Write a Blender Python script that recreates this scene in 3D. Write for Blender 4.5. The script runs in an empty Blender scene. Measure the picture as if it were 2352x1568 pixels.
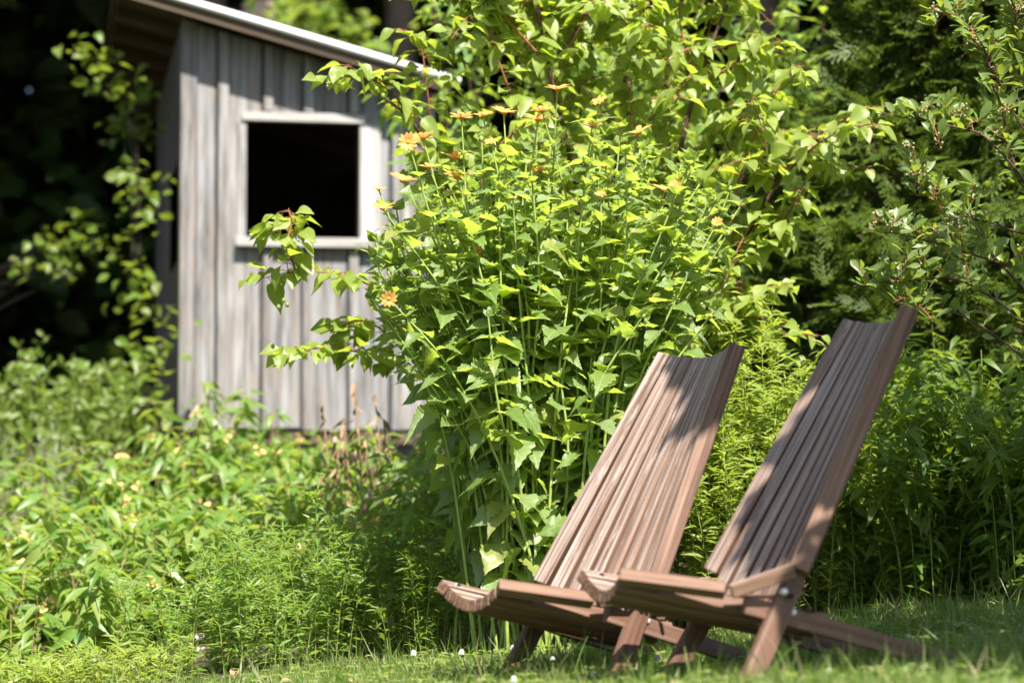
import bpy, math, random
import numpy as np
from mathutils import Vector, Matrix
random.seed(7); R = np.random.default_rng(11)
SC = bpy.context.scene
COL = SC.collection

# ------------------------------------------------------------------ camera
FPX = 2352 * 85 / 36.0            # focal length in pixels of a 2352 px wide picture
CAMH, HOR = 0.548, 1107.0         # eye height, picture row of the horizon
PITCH = math.atan((HOR - 784) / FPX)
cam = bpy.data.objects.new('camera', bpy.data.cameras.new('camera')); COL.objects.link(cam)
cam.data.lens = 85; cam.data.sensor_width = 36; cam.data.clip_end = 400; cam.data.clip_start = 0.05
cam.location = (0, 0, CAMH); cam.rotation_euler = (math.pi / 2 + PITCH, 0, 0)
cam.data.dof.use_dof = True; cam.data.dof.focus_distance = 7.45; cam.data.dof.aperture_fstop = 2.0
SC.camera = cam
# ------------------------------------------------------------------ sky, sun, exposure
SUN_EL, SUN_AZ = math.radians(54), math.radians(163)      # azimuth clockwise from +Y
SUNV = Vector((math.cos(SUN_EL) * math.sin(SUN_AZ), math.cos(SUN_EL) * math.cos(SUN_AZ), math.sin(SUN_EL)))
w = bpy.data.worlds.new('World'); SC.world = w; w.use_nodes = True
nt = w.node_tree; nt.nodes.clear()
sky = nt.nodes.new('ShaderNodeTexSky'); sky.sky_type = 'NISHITA'; sky.sun_disc = False
sky.sun_elevation = SUN_EL; sky.sun_rotation = SUN_AZ
bg = nt.nodes.new('ShaderNodeBackground'); bg.inputs['Strength'].default_value = 0.075
wo = nt.nodes.new('ShaderNodeOutputWorld')
nt.links.new(sky.outputs[0], bg.inputs[0]); nt.links.new(bg.outputs[0], wo.inputs[0])
sl = bpy.data.lights.new('sun', 'SUN'); sl.energy = 5.0; sl.angle = math.radians(0.53); sl.color = (1.0, 0.95, 0.86)
so = bpy.data.objects.new('sun', sl); COL.objects.link(so)
so.rotation_euler = SUNV.to_track_quat('Z', 'Y').to_euler(); so.location = (3, -3, 9)
SC.view_settings.view_transform = 'Standard'; SC.view_settings.look = 'None'
SC.view_settings.exposure = 1.62; SC.view_settings.gamma = 1; SC.view_settings.use_curve_mapping = False
SC.render.engine = 'CYCLES'
SC.cycles.use_denoising = True
try: SC.cycles.denoiser = 'OPENIMAGEDENOISE'
except Exception: pass
SC.cycles.max_bounces = 7; SC.cycles.diffuse_bounces = 4; SC.cycles.transmission_bounces = 5; SC.cycles.glossy_bounces = 2
SC.cycles.sample_clamp_indirect = 8

# ------------------------------------------------------------------ helpers
def at(px, py, D):
    """world point seen at (px,py) of the 2352x1568 picture, at distance D in front (world y = D)."""
    c, s = math.cos(PITCH), math.sin(PITCH)
    a, b = (px - 1176) / FPX, (784 - py) / FPX
    dy, dz = c - b * s, s + b * c
    k = D / dy
    return np.array((a * k, D, CAMH + dz * k))
def project(P):
    P = np.asarray(P, float); c, s = math.cos(PITCH), math.sin(PITCH)
    q = P - np.array((0, 0, CAMH)); yy = q[..., 1] * c + q[..., 2] * s; zz = -q[..., 1] * s + q[..., 2] * c
    return 1176 + FPX * q[..., 0] / yy, 784 - FPX * zz / yy, yy
def sstep(a, b, x):
    t = np.clip((np.asarray(x, float) - a) / (b - a), 0, 1); return t * t * (3 - 2 * t)
def ground(x, y):
    x = np.asarray(x, float); y = np.asarray(y, float)
    z = 0.09 * np.clip(x, -2.5, 2.5) * (1 - sstep(8.3, 11.5, y))
    z = z + 0.45 * sstep(8.2, 13, y) + 0.10 * np.clip(y - 15, 0, 20)
    z = z + 0.008 * np.sin(x * 3.1 + y * 1.3) + 0.006 * np.sin(y * 4.7 - x * 2.2)
    return z
def gz(x, y): return float(ground(x, y))
def nrm(v):
    v = np.asarray(v, float); n = np.linalg.norm(v); return v / n if n > 1e-9 else v
def link(o, parent=None):
    COL.objects.link(o)
    if parent: o.parent = parent
    return o
def mesh_np(name, V, F, tint=None, smooth=True, lxy=None):
    V = np.asarray(V, np.float32); F = np.asarray(F, np.int32); k = F.shape[1]
    me = bpy.data.meshes.new(name)
    me.vertices.add(len(V)); me.vertices.foreach_set('co', V.ravel())
    me.loops.add(F.size); me.loops.foreach_set('vertex_index', F.ravel())
    me.polygons.add(len(F))
    me.polygons.foreach_set('loop_start', np.arange(0, F.size, k, dtype=np.int32))
    try: me.polygons.foreach_set('loop_total', np.full(len(F), k, np.int32))
    except Exception: pass
    me.polygons.foreach_set('use_smooth', np.full(len(F), smooth))
    if tint is not None:
        at_ = me.attributes.new('tint', 'FLOAT', 'POINT'); at_.data.foreach_set('value', np.asarray(tint, np.float32))
    if lxy is not None:
        al = me.attributes.new('lxy', 'FLOAT_VECTOR', 'POINT'); al.data.foreach_set('vector', np.asarray(lxy, np.float32).ravel())
    me.update(calc_edges=True); me.validate()
    return me
def obj(name, me, mat, parent=None):
    o = bpy.data.objects.new(name, me)
    if mat is not None and not me.materials: me.materials.append(mat)
    return link(o, parent)
def tag(o, label, cat=None, group=None, kind=None):
    if label: o['label'] = label
    if cat: o['category'] = cat
    if group: o['group'] = group
    if kind: o['kind'] = kind
    return o
def thing(name, loc, label, cat, group=None):
    o = bpy.data.objects.new(name, None); o.empty_display_size = 0.1; o.location = loc; link(o)
    return tag(o, label, cat, group)
def frame_mat(p, d, n, s):
    """4x4: local Y along d, local Z towards n, scaled s."""
    Y = nrm(d); X = np.cross(Y, n); X = nrm(X) if np.linalg.norm(X) > 1e-6 else nrm(np.cross(Y, (0.3, 0.9, 0.1))); Z = np.cross(X, Y)
    M = np.eye(4); s = np.broadcast_to(np.asarray(s, float), (3,))
    M[:3, 0] = X * s[0]; M[:3, 1] = Y * s[1]; M[:3, 2] = Z * s[2]; M[:3, 3] = p
    return M
def box_arrays(x0, x1, y0, y1, z0, z1):
    V = [(x0, y0, z0), (x1, y0, z0), (x1, y1, z0), (x0, y1, z0), (x0, y0, z1), (x1, y0, z1), (x1, y1, z1), (x0, y1, z1)]
    F = [(0, 3, 2, 1), (4, 5, 6, 7), (0, 1, 5, 4), (1, 2, 6, 5), (2, 3, 7, 6), (3, 0, 4, 7)]
    return V, F
def bevel_box(name, x0, x1, y0, y1, z0, z1, b=0.003, seg=1):
    import bmesh
    bm = bmesh.new(); V, F = box_arrays(x0, x1, y0, y1, z0, z1)
    vs = [bm.verts.new(v) for v in V]
    for f in F: bm.faces.new([vs[i] for i in f])
    if b > 0: bmesh.ops.bevel(bm, geom=bm.edges[:], offset=b, segments=seg, affect='EDGES', profile=0.6)
    me = bpy.data.meshes.new(name); bm.to_mesh(me); bm.free(); return me

class Tubes:
    """polyline tubes gathered into one mesh"""
    def __init__(s, sides=5): s.V = []; s.F = []; s.T = []; s.n = 0; s.k = sides
    def add(s, P, r0, r1, tint=0.0):
        P = np.asarray(P, float); m = len(P); k = s.k
        T = np.gradient(P, axis=0); T /= np.linalg.norm(T, axis=1)[:, None] + 1e-12
        ref = np.array((0.31, 0.77, 0.2)); A = np.cross(T, ref); A /= np.linalg.norm(A, axis=1)[:, None] + 1e-12; B = np.cross(T, A)
        r = np.linspace(r0, r1, m) if np.isscalar(r0) else np.asarray(r0)
        a = np.arange(k) * 2 * math.pi / k
        ring = P[:, None, :] + r[:, None, None] * (np.cos(a)[None, :, None] * A[:, None, :] + np.sin(a)[None, :, None] * B[:, None, :])
        s.V.append(ring.reshape(-1, 3)); s.T.append(np.full(m * k, tint))
        i = np.arange(m - 1)[:, None] * k; j = np.arange(k)[None, :]; j2 = (j + 1) % k
        q = np.stack([i + j, i + j2, i + k + j2, i + k + j], -1).reshape(-1, 4) + s.n
        s.F.append(q); s.n += m * k
    def build(s, name, mat, parent=None, off=(0, 0, 0)):
        V = np.concatenate(s.V) - np.asarray(off)
        return obj(name, mesh_np(name, V, np.concatenate(s.F), np.concatenate(s.T)), mat, parent)
def curve(pts, n=12):
    """smooth polyline (Catmull-Rom) through pts"""
    P = np.asarray(pts, float)
    if len(P) == 2: return P[0] + (P[1] - P[0]) * np.linspace(0, 1, n)[:, None]
    Q = np.vstack([2 * P[0] - P[1], P, 2 * P[-1] - P[-2]]); out = []
    m = max(2, n // (len(P) - 1))
    for i in range(1, len(Q) - 2):
        for t in np.linspace(0, 1, m, endpoint=False):
            a, b, c, d = Q[i - 1:i + 3]
            out.append(0.5 * (2 * b + (c - a) * t + (2 * a - 5 * b + 4 * c - d) * t * t + (3 * b - a - 3 * c + d) * t ** 3))
    out.append(P[-1]); return np.array(out)

# --- leaf templates: base at origin, length 1 along +Y, width along X, face +Z
def leaf_tpl(wfun, rows=8, fold=0.25, droop=0.25, teeth=0.0, wave=0.0, cols=2, twist=0.0, rnd=0.0, seed=0):
    rg = np.random.default_rng(seed); ts = np.linspace(0, 1, rows + 1); V = []; F = []
    for k, t in enumerate(ts):
        wd = wfun(t); ph = rg.uniform(0, 6.28)
        for c in range(-cols, cols + 1):
            u = c / cols; x = u * wd
            y = t
            if abs(c) == cols and teeth > 0 and 0 < k < rows:
                x *= 1 + (teeth if k % 2 else -teeth * 0.5); y += -teeth * 0.12 if k % 2 else teeth * 0.1
            z = -droop * t * t + fold * abs(x) + wave * wd * math.sin(9 * t + ph * 0.2 + c) * abs(u)
            a = twist * t; x, z = x * math.cos(a) - z * math.sin(a) * 0.3, z + x * math.sin(a)
            V.append((x + rg.normal(0, rnd), y, z + rg.normal(0, rnd)))
    n = 2 * cols + 1
    for k in range(rows):
        for c in range(n - 1):
            a = k * n + c
            F += [(a, a + 1, a + n + 1), (a, a + n + 1, a + n)]
    return np.array(V), np.array(F)
def prof(pts):
    X, Y = zip(*pts); return lambda t: float(np.interp(t, X, Y))
OV = prof([(0, .012), (.1, .02), (.16, .13), (.24, .25), (.34, .30), (.46, .285), (.6, .225), (.74, .14), (.88, .055), (1, .002)])
PEAR = prof([(0, .012), (.16, .016), (.20, .11), (.26, .2), (.36, .285), (.48, .32), (.6, .30), (.72, .23), (.84, .13), (.93, .05), (1, .004)])
LANC = prof([(0, .01), (.08, .04), (.25, .13), (.4, .16), (.6, .13), (.8, .065), (1, .003)])
NARR = prof([(0, .02), (.2, .075), (.45, .095), (.7, .07), (1, .004)])
OBOV = prof([(0, .012), (.12, .03), (.35, .14), (.6, .21), (.78, .19), (.92, .09), (1, .005)])
ROUND = prof([(0, .02), (.12, .2), (.35, .36), (.6, .36), (.82, .2), (1, .01)])
HELIO = [leaf_tpl(OV, 18, f, d, .15, wv, 2, tw, .004, i) for i, (f, d, wv, tw) in enumerate([(.25, .15, .10, .0), (.4, .32, .16, .15), (.15, .5, .2, -.2), (.5, .1, .12, .3), (.3, .75, .2, -.1), (.1, .25, .3, .4)])]
PEARS = [leaf_tpl(PEAR, 12, f, d, 0, wv, 2, tw, .003, 20 + i) for i, (f, d, wv, tw) in enumerate([(.2, .2, .1, .0), (.4, .35, .15, .3), (.15, .6, .2, -.3), (.5, .15, .1, .2), (.3, .8, .2, -.1)])]
LANCS = [leaf_tpl(LANC, 6, f, d, 0, .1, 1, tw, .003, 40 + i) for i, (f, d, tw) in enumerate([(.3, .2, 0), (.5, .5, .3), (.2, .75, -.3)])]
NARRS = [leaf_tpl(NARR, 4, f, d, 0, 0, 1, tw, 0, 50 + i) for i, (f, d, tw) in enumerate([(.4, .15, 0), (.5, .45, .3), (.2, .0, -.3)])]
OBOVS = [leaf_tpl(OBOV, 6, f, d, 0, .08, 1, tw, .002, 60 + i) for i, (f, d, tw) in enumerate([(.35, .1, 0), (.6, .3, .3), (.3, -.15, -.3)])]
ROUNDS = [leaf_tpl(ROUND, 4, f, d, 0, .1, 1, tw, .01, 70 + i) for i, (f, d, tw) in enumerate([(.3, .2, 0), (.5, .5, .3), (.2, .0, -.3)])]
def blade_tpl(bend, seed):
    V = []; F = []; n = 4
    for k in range(n + 1):
        t = k / n; wd = .028 * (1 - t ** 1.6) + .0015; V += [(-wd, t * (1 - .25 * bend * t), -bend * t * t), (wd, t * (1 - .25 * bend * t), -bend * t * t)]
    for k in range(n): a = 2 * k; F += [(a, a + 1, a + 3), (a, a + 3, a + 2)]
    return np.array(V), np.array(F)
BLADES = [blade_tpl(b, 0) for b in (.05, .2, .45, .8)]
def spray_tpl(seed):
    """flat scale-leaf frond of a cedar: a forked, tapering comb of small lobes"""
    rg = np.random.default_rng(seed); V = []; F = []
    def lobe(p, d, L, wd):
        p = np.array(p); d = nrm(d); s = np.array((-d[1], d[0], 0)); n = len(V)
        z = rg.normal(0, .015)
        V.extend([p, p + d * L * .45 + s * wd + (0, 0, z), p + d * L, p + d * L * .45 - s * wd + (0, 0, z)]); F.extend([(n, n + 1, n + 2), (n, n + 2, n + 3)])
    for i in range(9):
        t = .05 + .1 * i
        side = 1 if i % 2 else -1
        for sd in (side, -side * .8):
            L = .42 * (1 - t * .72) * rg.uniform(.8, 1.15); a = math.radians(42 + rg.uniform(-8, 8)) * (1 if sd > 0 else -1)
            d = np.array((math.sin(a), math.cos(a), rg.normal(0, .1) - .1)); b = np.array((0, t, -.12 * t * t))
            for q in range(4):
                u = q / 4; pp = b + d * L * u
                lobe(pp, d + (rg.normal(0, .15), 0, 0), L * .38, .018)
                aa = a + (.7 if q % 2 else -.7); lobe(pp, (math.sin(aa), math.cos(aa), d[2]), L * .3 * (1 - u * .4), .015)
        lobe((0, t, -.12 * t * t), (0, 1, -.1), .16, .016)
    lobe((0, .93, -.11), (0, 1, -.15), .12, .015)
    return np.array(V), np.array(F)
SPRAYS = [spray_tpl(80 + i) for i in range(3)]

OCC = {}
class Leaves:
    """leaf placements of one plant: the most visible become objects, the rest one mesh"""
    def __init__(s, tpls): s.tp = tpls; s.M = []; s.I = []
    def add(s, p, d, n, size, i=None):
        s.M.append(frame_mat(p, d, n, size)); s.I.append(int(R.integers(len(s.tp))) if i is None else i)
    def add_many(s, P, Dr, Nn, size):
        P, Dr, Nn = (np.asarray(a, float) for a in (P, Dr, Nn)); Y = Dr / np.linalg.norm(Dr, axis=1)[:, None]; X = np.cross(Y, Nn); X /= np.linalg.norm(X, axis=1)[:, None] + 1e-9; Z = np.cross(X, Y)
        Mx = np.zeros((len(P), 4, 4)); Mx[:, :3, 0] = X * size[:, None]; Mx[:, :3, 1] = Y * size[:, None]; Mx[:, :3, 2] = Z * size[:, None]; Mx[:, :3, 3] = P; Mx[:, 3, 3] = 1
        s.M.extend(Mx); s.I.extend(R.integers(len(s.tp), size=len(P)).tolist())
    def build(s, parent, mat, name='leaf', top=0, stuff_name='leaves', off=(0, 0, 0), cell=26):
        M = np.array(s.M); I = np.array(s.I); n = len(M)
        if n == 0: return
        off = np.asarray(off, float)
        sel = np.zeros(n, bool)
        c = M[:, :3, 3] + M[:, :3, 1] * .5; px, py, D = project(c)
        size = np.linalg.norm(M[:, :3, 1], axis=1); nz = M[:, :3, 2] / (np.linalg.norm(M[:, :3, 2], axis=1)[:, None] + 1e-9)
        view = c - np.array((0, 0, CAMH)); view /= np.linalg.norm(view, axis=1)[:, None]
        area = size ** 2 / D ** 2 * (np.abs((nz * view).sum(1)) + .12)
        order = np.argsort(D); score = np.zeros(n); inside = (px > -10) & (px < 2362) & (py > -10) & (py < 1578)
        for i in (order if D.min() < 12 else order[:0] if top == 0 else order):
            if not inside[i]: continue
            k = (int(px[i] // cell), int(py[i] // cell)); h = OCC.get(k, 0)
            score[i] = area[i] * .35 ** h
            OCC[k] = h + min(1.0, area[i] * FPX ** 2 * .25 / cell ** 2)
        if top > 0:
            ix = np.argsort(-score)[:top]; sel[ix[score[ix] > 0]] = True
            mes = []
            for j, (V, F) in enumerate(s.tp):
                me = mesh_np(name, V, F, None, True, V); me.materials.append(mat); mes.append(me)
            for i in np.where(sel)[0]:
                o = bpy.data.objects.new(name, mes[I[i]]); COL.objects.link(o); o.parent = parent
                m = M[i].copy(); m[:3, 3] -= off; o.matrix_local = Matrix(m.tolist())
        rest = np.where(~sel)[0]
        if len(rest):
            VV = []; FF = []; TT = []; UU = []; nv = 0
            for j, (V, F) in enumerate(s.tp):
                ii = rest[I[rest] == j]
                if not len(ii): continue
                W = np.einsum('nab,vb->nva', M[ii, :3, :3], V) + (M[ii, :3, 3] - off)[:, None, :]
                VV.append(W.reshape(-1, 3)); TT.append(np.repeat(R.random(len(ii)), len(V))); UU.append(np.tile(V, (len(ii), 1)))
                FF.append((F[None] + (np.arange(len(ii)) * len(V))[:, None, None] + nv).reshape(-1, 3)); nv += len(ii) * len(V)
            o = obj(stuff_name, mesh_np(stuff_name, np.concatenate(VV), np.concatenate(FF), np.concatenate(TT), True, np.concatenate(UU) if getattr(s, 'veins', False) else None), mat, parent)
            o['kind'] = 'stuff'; return o

# ------------------------------------------------------------------ materials
def newmat(name):
    m = bpy.data.materials.new(name); m.use_nodes = True; t = m.node_tree; t.nodes.clear()
    return m, t, t.nodes.new, t.links.new
def rand_node(t, N, L):
    a = N('ShaderNodeAttribute'); a.attribute_name = 'tint'; oi = N('ShaderNodeObjectInfo')
    ad = N('ShaderNodeMath'); ad.operation = 'ADD'; fr = N('ShaderNodeMath'); fr.operation = 'FRACT'
    L(a.outputs['Fac'], ad.inputs[0]); L(oi.outputs['Random'], ad.inputs[1]); L(ad.outputs[0], fr.inputs[0]); return fr.outputs[0]
def ramp(N, stops):
    r = N('ShaderNodeValToRGB'); e = r.color_ramp.elements
    while len(e) < len(stops): e.new(.5)
    for k, (p, c) in zip(e, stops): k.position = p; k.color = (*c, 1)
    return r
def leaf_mat(name, cols, trans=(.30, .42, .04), tf=.45, rough=.42, spec=.4, veins=0.0):
    m, t, N, L = newmat(name); out = N('ShaderNodeOutputMaterial')
    r = ramp(N, [(i / max(1, len(cols) - 1), c) for i, c in enumerate(cols)]); rn = rand_node(t, N, L); L(rn, r.inputs[0])
    nz = N('ShaderNodeTexNoise'); nz.inputs['Scale'].default_value = 60; tc = N('ShaderNodeNewGeometry'); L(tc.outputs['Position'], nz.inputs['Vector'])
    mx = N('ShaderNodeMix'); mx.data_type = 'RGBA'; mx.blend_type = 'MULTIPLY'; mx.inputs[0].default_value = .35
    rr = ramp(N, [(.3, (.6, .65, .6)), (.7, (1.1, 1.1, 1.0))]); L(nz.outputs[0], rr.inputs[0]); L(r.outputs[0], mx.inputs[6]); L(rr.outputs[0], mx.inputs[7])
    col = mx.outputs[2]; trc = None
    if veins:
        at_ = N('ShaderNodeAttribute'); at_.attribute_name = 'lxy'; sx = N('ShaderNodeSeparateXYZ'); L(at_.outputs['Vector'], sx.inputs[0])
        def mt(op, a, b=None):
            q = N('ShaderNodeMath'); q.operation = op
            for i_, v_ in enumerate((a, b)):
                if v_ is None: continue
                if isinstance(v_, (int, float)): q.inputs[i_].default_value = v_
                else: L(v_, q.inputs[i_])
            return q.outputs[0]
        ax_ = mt('ABSOLUTE', sx.outputs[0]); mid = mt('LESS_THAN', ax_, .014)
        fr_ = mt('FRACT', mt('SUBTRACT', mt('MULTIPLY', sx.outputs[1], 8.0), mt('MULTIPLY', ax_, 9.0))); sv = mt('MULTIPLY', mt('LESS_THAN', fr_, .16), .55)
        vv = mt('MULTIPLY', mt('MAXIMUM', mid, sv), veins)
        vm = N('ShaderNodeMix'); vm.data_type = 'RGBA'; L(vv, vm.inputs[0]); L(col, vm.inputs[6]); vm.inputs[7].default_value = (.36, .42, .16, 1); col = vm.outputs[2]
        tm = N('ShaderNodeMix'); tm.data_type = 'RGBA'; L(vv, tm.inputs[0]); tm.inputs[6].default_value = (*trans, 1); tm.inputs[7].default_value = (*[c * .45 for c in trans], 1); trc = tm.outputs[2]
    p = N('ShaderNodeBsdfPrincipled'); L(col, p.inputs['Base Color']); p.inputs['Roughness'].default_value = rough; p.inputs['Specular IOR Level'].default_value = spec
    tr = N('ShaderNodeBsdfTranslucent'); tr.inputs[0].default_value = (*trans, 1)
    if trc is not None: L(trc, tr.inputs[0])
    ms = N('ShaderNodeMixShader'); ms.inputs[0].default_value = tf; L(p.outputs[0], ms.inputs[1]); L(tr.outputs[0], ms.inputs[2]); L(ms.outputs[0], out.inputs[0])
    return m
def plain_mat(name, cols, rough=.7, scale=30, stretch=(1, 1, 1), metal=0.0, spec=.3, bump=0.0):
    m, t, N, L = newmat(name); out = N('ShaderNodeOutputMaterial'); p = N('ShaderNodeBsdfPrincipled')
    tc = N('ShaderNodeTexCoord'); mp = N('ShaderNodeMapping'); mp.inputs['Scale'].default_value = stretch
    nz = N('ShaderNodeTexNoise'); nz.inputs['Scale'].default_value = scale; nz.inputs['Detail'].default_value = 6
    L(tc.outputs['Object'], mp.inputs[0]); L(mp.outputs[0], nz.inputs[0])
    r = ramp(N, [(.28 + .44 * i / max(1, len(cols) - 1), c) for i, c in enumerate(cols)]); L(nz.outputs[0], r.inputs[0]); L(r.outputs[0], p.inputs['Base Color'])
    p.inputs['Roughness'].default_value = rough; p.inputs['Metallic'].default_value = metal; p.inputs['Specular IOR Level'].default_value = spec
    if bump:
        b = N('ShaderNodeBump'); b.inputs['Strength'].default_value = bump; b.inputs['Distance'].default_value = .01; L(nz.outputs[0], b.inputs['Height']); L(b.outputs[0], p.inputs['Normal'])
    L(p.outputs[0], out.inputs[0]); return m
def wood_mat(name, stops, axis=2, patch=None, patch_amt=.5, rough=.75, jit=.35, grain=34):
    """weathered timber, grain along one local axis, every board shifted by its own random value"""
    m, t, N, L = newmat(name); out = N('ShaderNodeOutputMaterial'); p = N('ShaderNodeBsdfPrincipled')
    tc = N('ShaderNodeTexCoord'); oi = N('ShaderNodeObjectInfo'); ad = N('ShaderNodeVectorMath'); ad.operation = 'ADD'
    cb = N('ShaderNodeCombineXYZ'); ml = N('ShaderNodeMath'); ml.operation = 'MULTIPLY'; ml.inputs[1].default_value = 37
    L(oi.outputs['Random'], ml.inputs[0])
    for i in range(3): L(ml.outputs[0], cb.inputs[i])
    L(tc.outputs['Object'], ad.inputs[0]); L(cb.outputs[0], ad.inputs[1])
    mp = N('ShaderNodeMapping'); sc = [grain] * 3; sc[axis] = 1.3; mp.inputs['Scale'].default_value = sc; L(ad.outputs[0], mp.inputs[0])
    n1 = N('ShaderNodeTexNoise'); n1.inputs['Scale'].default_value = 1.6; n1.inputs['Detail'].default_value = 8; n1.inputs['Roughness'].default_value = .65; L(mp.outputs[0], n1.inputs[0])
    r = ramp(N, stops); L(n1.outputs[0], r.inputs[0])
    hv = N('ShaderNodeMix'); hv.data_type = 'RGBA'; hv.blend_type = 'MULTIPLY'; hv.inputs[0].default_value = jit
    r2 = ramp(N, [(0, (.5, .48, .46)), (.5, (1, .985, .97)), (1, (.74, .76, .80))]); L(oi.outputs['Random'], r2.inputs[0]); L(r.outputs[0], hv.inputs[6]); L(r2.outputs[0], hv.inputs[7])
    col = hv.outputs[2]
    if patch:
        mp2 = N('ShaderNodeMapping'); s2 = [16.0] * 3; s2[axis] = 3.2; mp2.inputs['Scale'].default_value = s2; L(ad.outputs[0], mp2.inputs[0])
        n2 = N('ShaderNodeTexNoise'); n2.inputs['Scale'].default_value = 1.7; n2.inputs['Detail'].default_value = 5; L(mp2.outputs[0], n2.inputs[0])
        r3 = ramp(N, [(.48, (0, 0, 0)), (.66, (patch_amt,) * 3)]); L(n2.outputs[0], r3.inputs[0])
        mm = N('ShaderNodeMix'); mm.data_type = 'RGBA'; L(r3.outputs[0], mm.inputs[0]); L(col, mm.inputs[6]); mm.inputs[7].default_value = (*patch, 1); col = mm.outputs[2]
    L(col, p.inputs['Base Color']); p.inputs['Roughness'].default_value = rough; p.inputs['Specular IOR Level'].default_value = .25
    b = N('ShaderNodeBump'); b.inputs['Strength'].default_value = .5; b.inputs['Distance'].default_value = .004; L(n1.outputs[0], b.inputs['Height']); L(b.outputs[0], p.inputs['Normal'])
    L(p.outputs[0], out.inputs[0]); return m

M = {}
M['helio'] = leaf_mat('helio_leaf', [(.095, .165, .03), (.135, .215, .05), (.175, .255, .08), (.22, .285, .13), (.14, .22, .045), (.28, .29, .07)], (.52, .66, .08), .53, .48, .8, .5)
M['pear'] = leaf_mat('pear_leaf', [(.17, .23, .035), (.215, .28, .05), (.27, .32, .08)], (.54, .66, .06), .5, .45, .55, .45)
M['chok'] = leaf_mat('berry_shrub_leaf', [(.09, .14, .03), (.13, .19, .045), (.17, .21, .08)], (.40, .50, .05), .4, .42, .45)
M['gold'] = leaf_mat('goldenrod_leaf', [(.17, .24, .035), (.21, .28, .05), (.28, .33, .09)], (.52, .62, .06), .45, .45, .4)
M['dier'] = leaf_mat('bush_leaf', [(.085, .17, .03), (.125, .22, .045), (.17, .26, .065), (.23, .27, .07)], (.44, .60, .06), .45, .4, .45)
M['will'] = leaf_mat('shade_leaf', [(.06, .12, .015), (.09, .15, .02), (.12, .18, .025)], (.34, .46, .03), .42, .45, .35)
M['cedar'] = leaf_mat('cedar_frond', [(.045, .078, .012), (.075, .118, .018), (.135, .18, .03)], (.22, .31, .025), .3, .5, .3)
M['grass'] = leaf_mat('grass_blade', [(.06, .12, .016), (.09, .16, .025), (.13, .20, .045), (.19, .22, .07), (.34, .29, .15)], (.30, .42, .05), .42, .4, .35)
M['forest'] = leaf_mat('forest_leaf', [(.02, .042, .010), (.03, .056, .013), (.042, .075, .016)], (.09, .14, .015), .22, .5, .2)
M['sapling'] = leaf_mat('sapling_leaf', [(.09, .16, .02), (.13, .19, .03), (.18, .22, .08)], (.36, .46, .04), .4, .4, .4)
M['petal'] = leaf_mat('petal', [(.78, .42, .13), (.82, .46, .17), (.76, .39, .11)], (.95, .56, .19), .5, .5, .2)
M['disc'] = plain_mat('flower_disc', [(.35, .14, .01), (.6, .3, .03)], .8, 200)
M['yflower'] = leaf_mat('cream_flower', [(.75, .62, .18), (.8, .6, .28), (.7, .5, .2)], (.7, .55, .2), .3, .6, .2)
M['lav'] = leaf_mat('lavender_flower', [(.42, .36, .62), (.5, .45, .7)], (.4, .35, .6), .3, .6, .2)
M['stem'] = plain_mat('green_stem', [(.18, .25, .05), (.28, .34, .10)], .7, 25, spec=.1)
M['redstem'] = plain_mat('red_stem', [(.22, .07, .04), (.28, .13, .06)], .6, 25)
M['bark'] = plain_mat('dark_twig', [(.05, .025, .018), (.10, .055, .04)], .7, 30)
M['trunk'] = plain_mat('trunk_bark', [(.05, .038, .028), (.11, .09, .07)], .9, 12, (1, 1, .25), bump=.6)
M['brown'] = plain_mat('dry_stalk', [(.22, .13, .07), (.36, .25, .15)], .85, 40)
M['berry'] = plain_mat('unripe_berry', [(.18, .17, .06), (.3, .24, .12)], .5, 60)
M['clover'] = plain_mat('clover_white', [(.42, .42, .34), (.55, .55, .48)], .8, 300)
M['soil'] = plain_mat('ground_soil', [(.030, .020, .012), (.06, .045, .025)], .95, 9, bump=.5)
M['turf'] = plain_mat('turf', [(.03, .05, .012), (.06, .10, .02)], .95, 20, bump=.5)
M['shedw'] = wood_mat('shed_grey_wood', [(.30, (.06, .053, .048)), (.43, (.155, .148, .145)), (.55, (.245, .24, .24)), (.75, (.36, .355, .355))], 2, (.22, .175, .14), .5, jit=.8, grain=20)
M['shedtrim'] = wood_mat('shed_trim_wood', [(.30, (.19, .172, .155)), (.5, (.32, .305, .29)), (.7, (.42, .40, .385))], 0, None, jit=.15)
M['shedtrimv'] = wood_mat('shed_trim_wood_upright', [(.30, (.21, .195, .18)), (.5, (.35, .34, .33)), (.7, (.45, .44, .43))], 2, None, jit=.1)
M['sheddark'] = wood_mat('shed_dark_wood', [(.30, (.05, .034, .022)), (.55, (.10, .072, .048)), (.75, (.15, .11, .075))], 0, None, jit=.3)
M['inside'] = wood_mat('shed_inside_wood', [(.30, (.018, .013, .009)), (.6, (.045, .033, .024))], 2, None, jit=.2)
M['metal'] = plain_mat('roof_metal', [(.62, .62, .63), (.74, .74, .75)], .38, 8, metal=.3, spec=.5)
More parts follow.
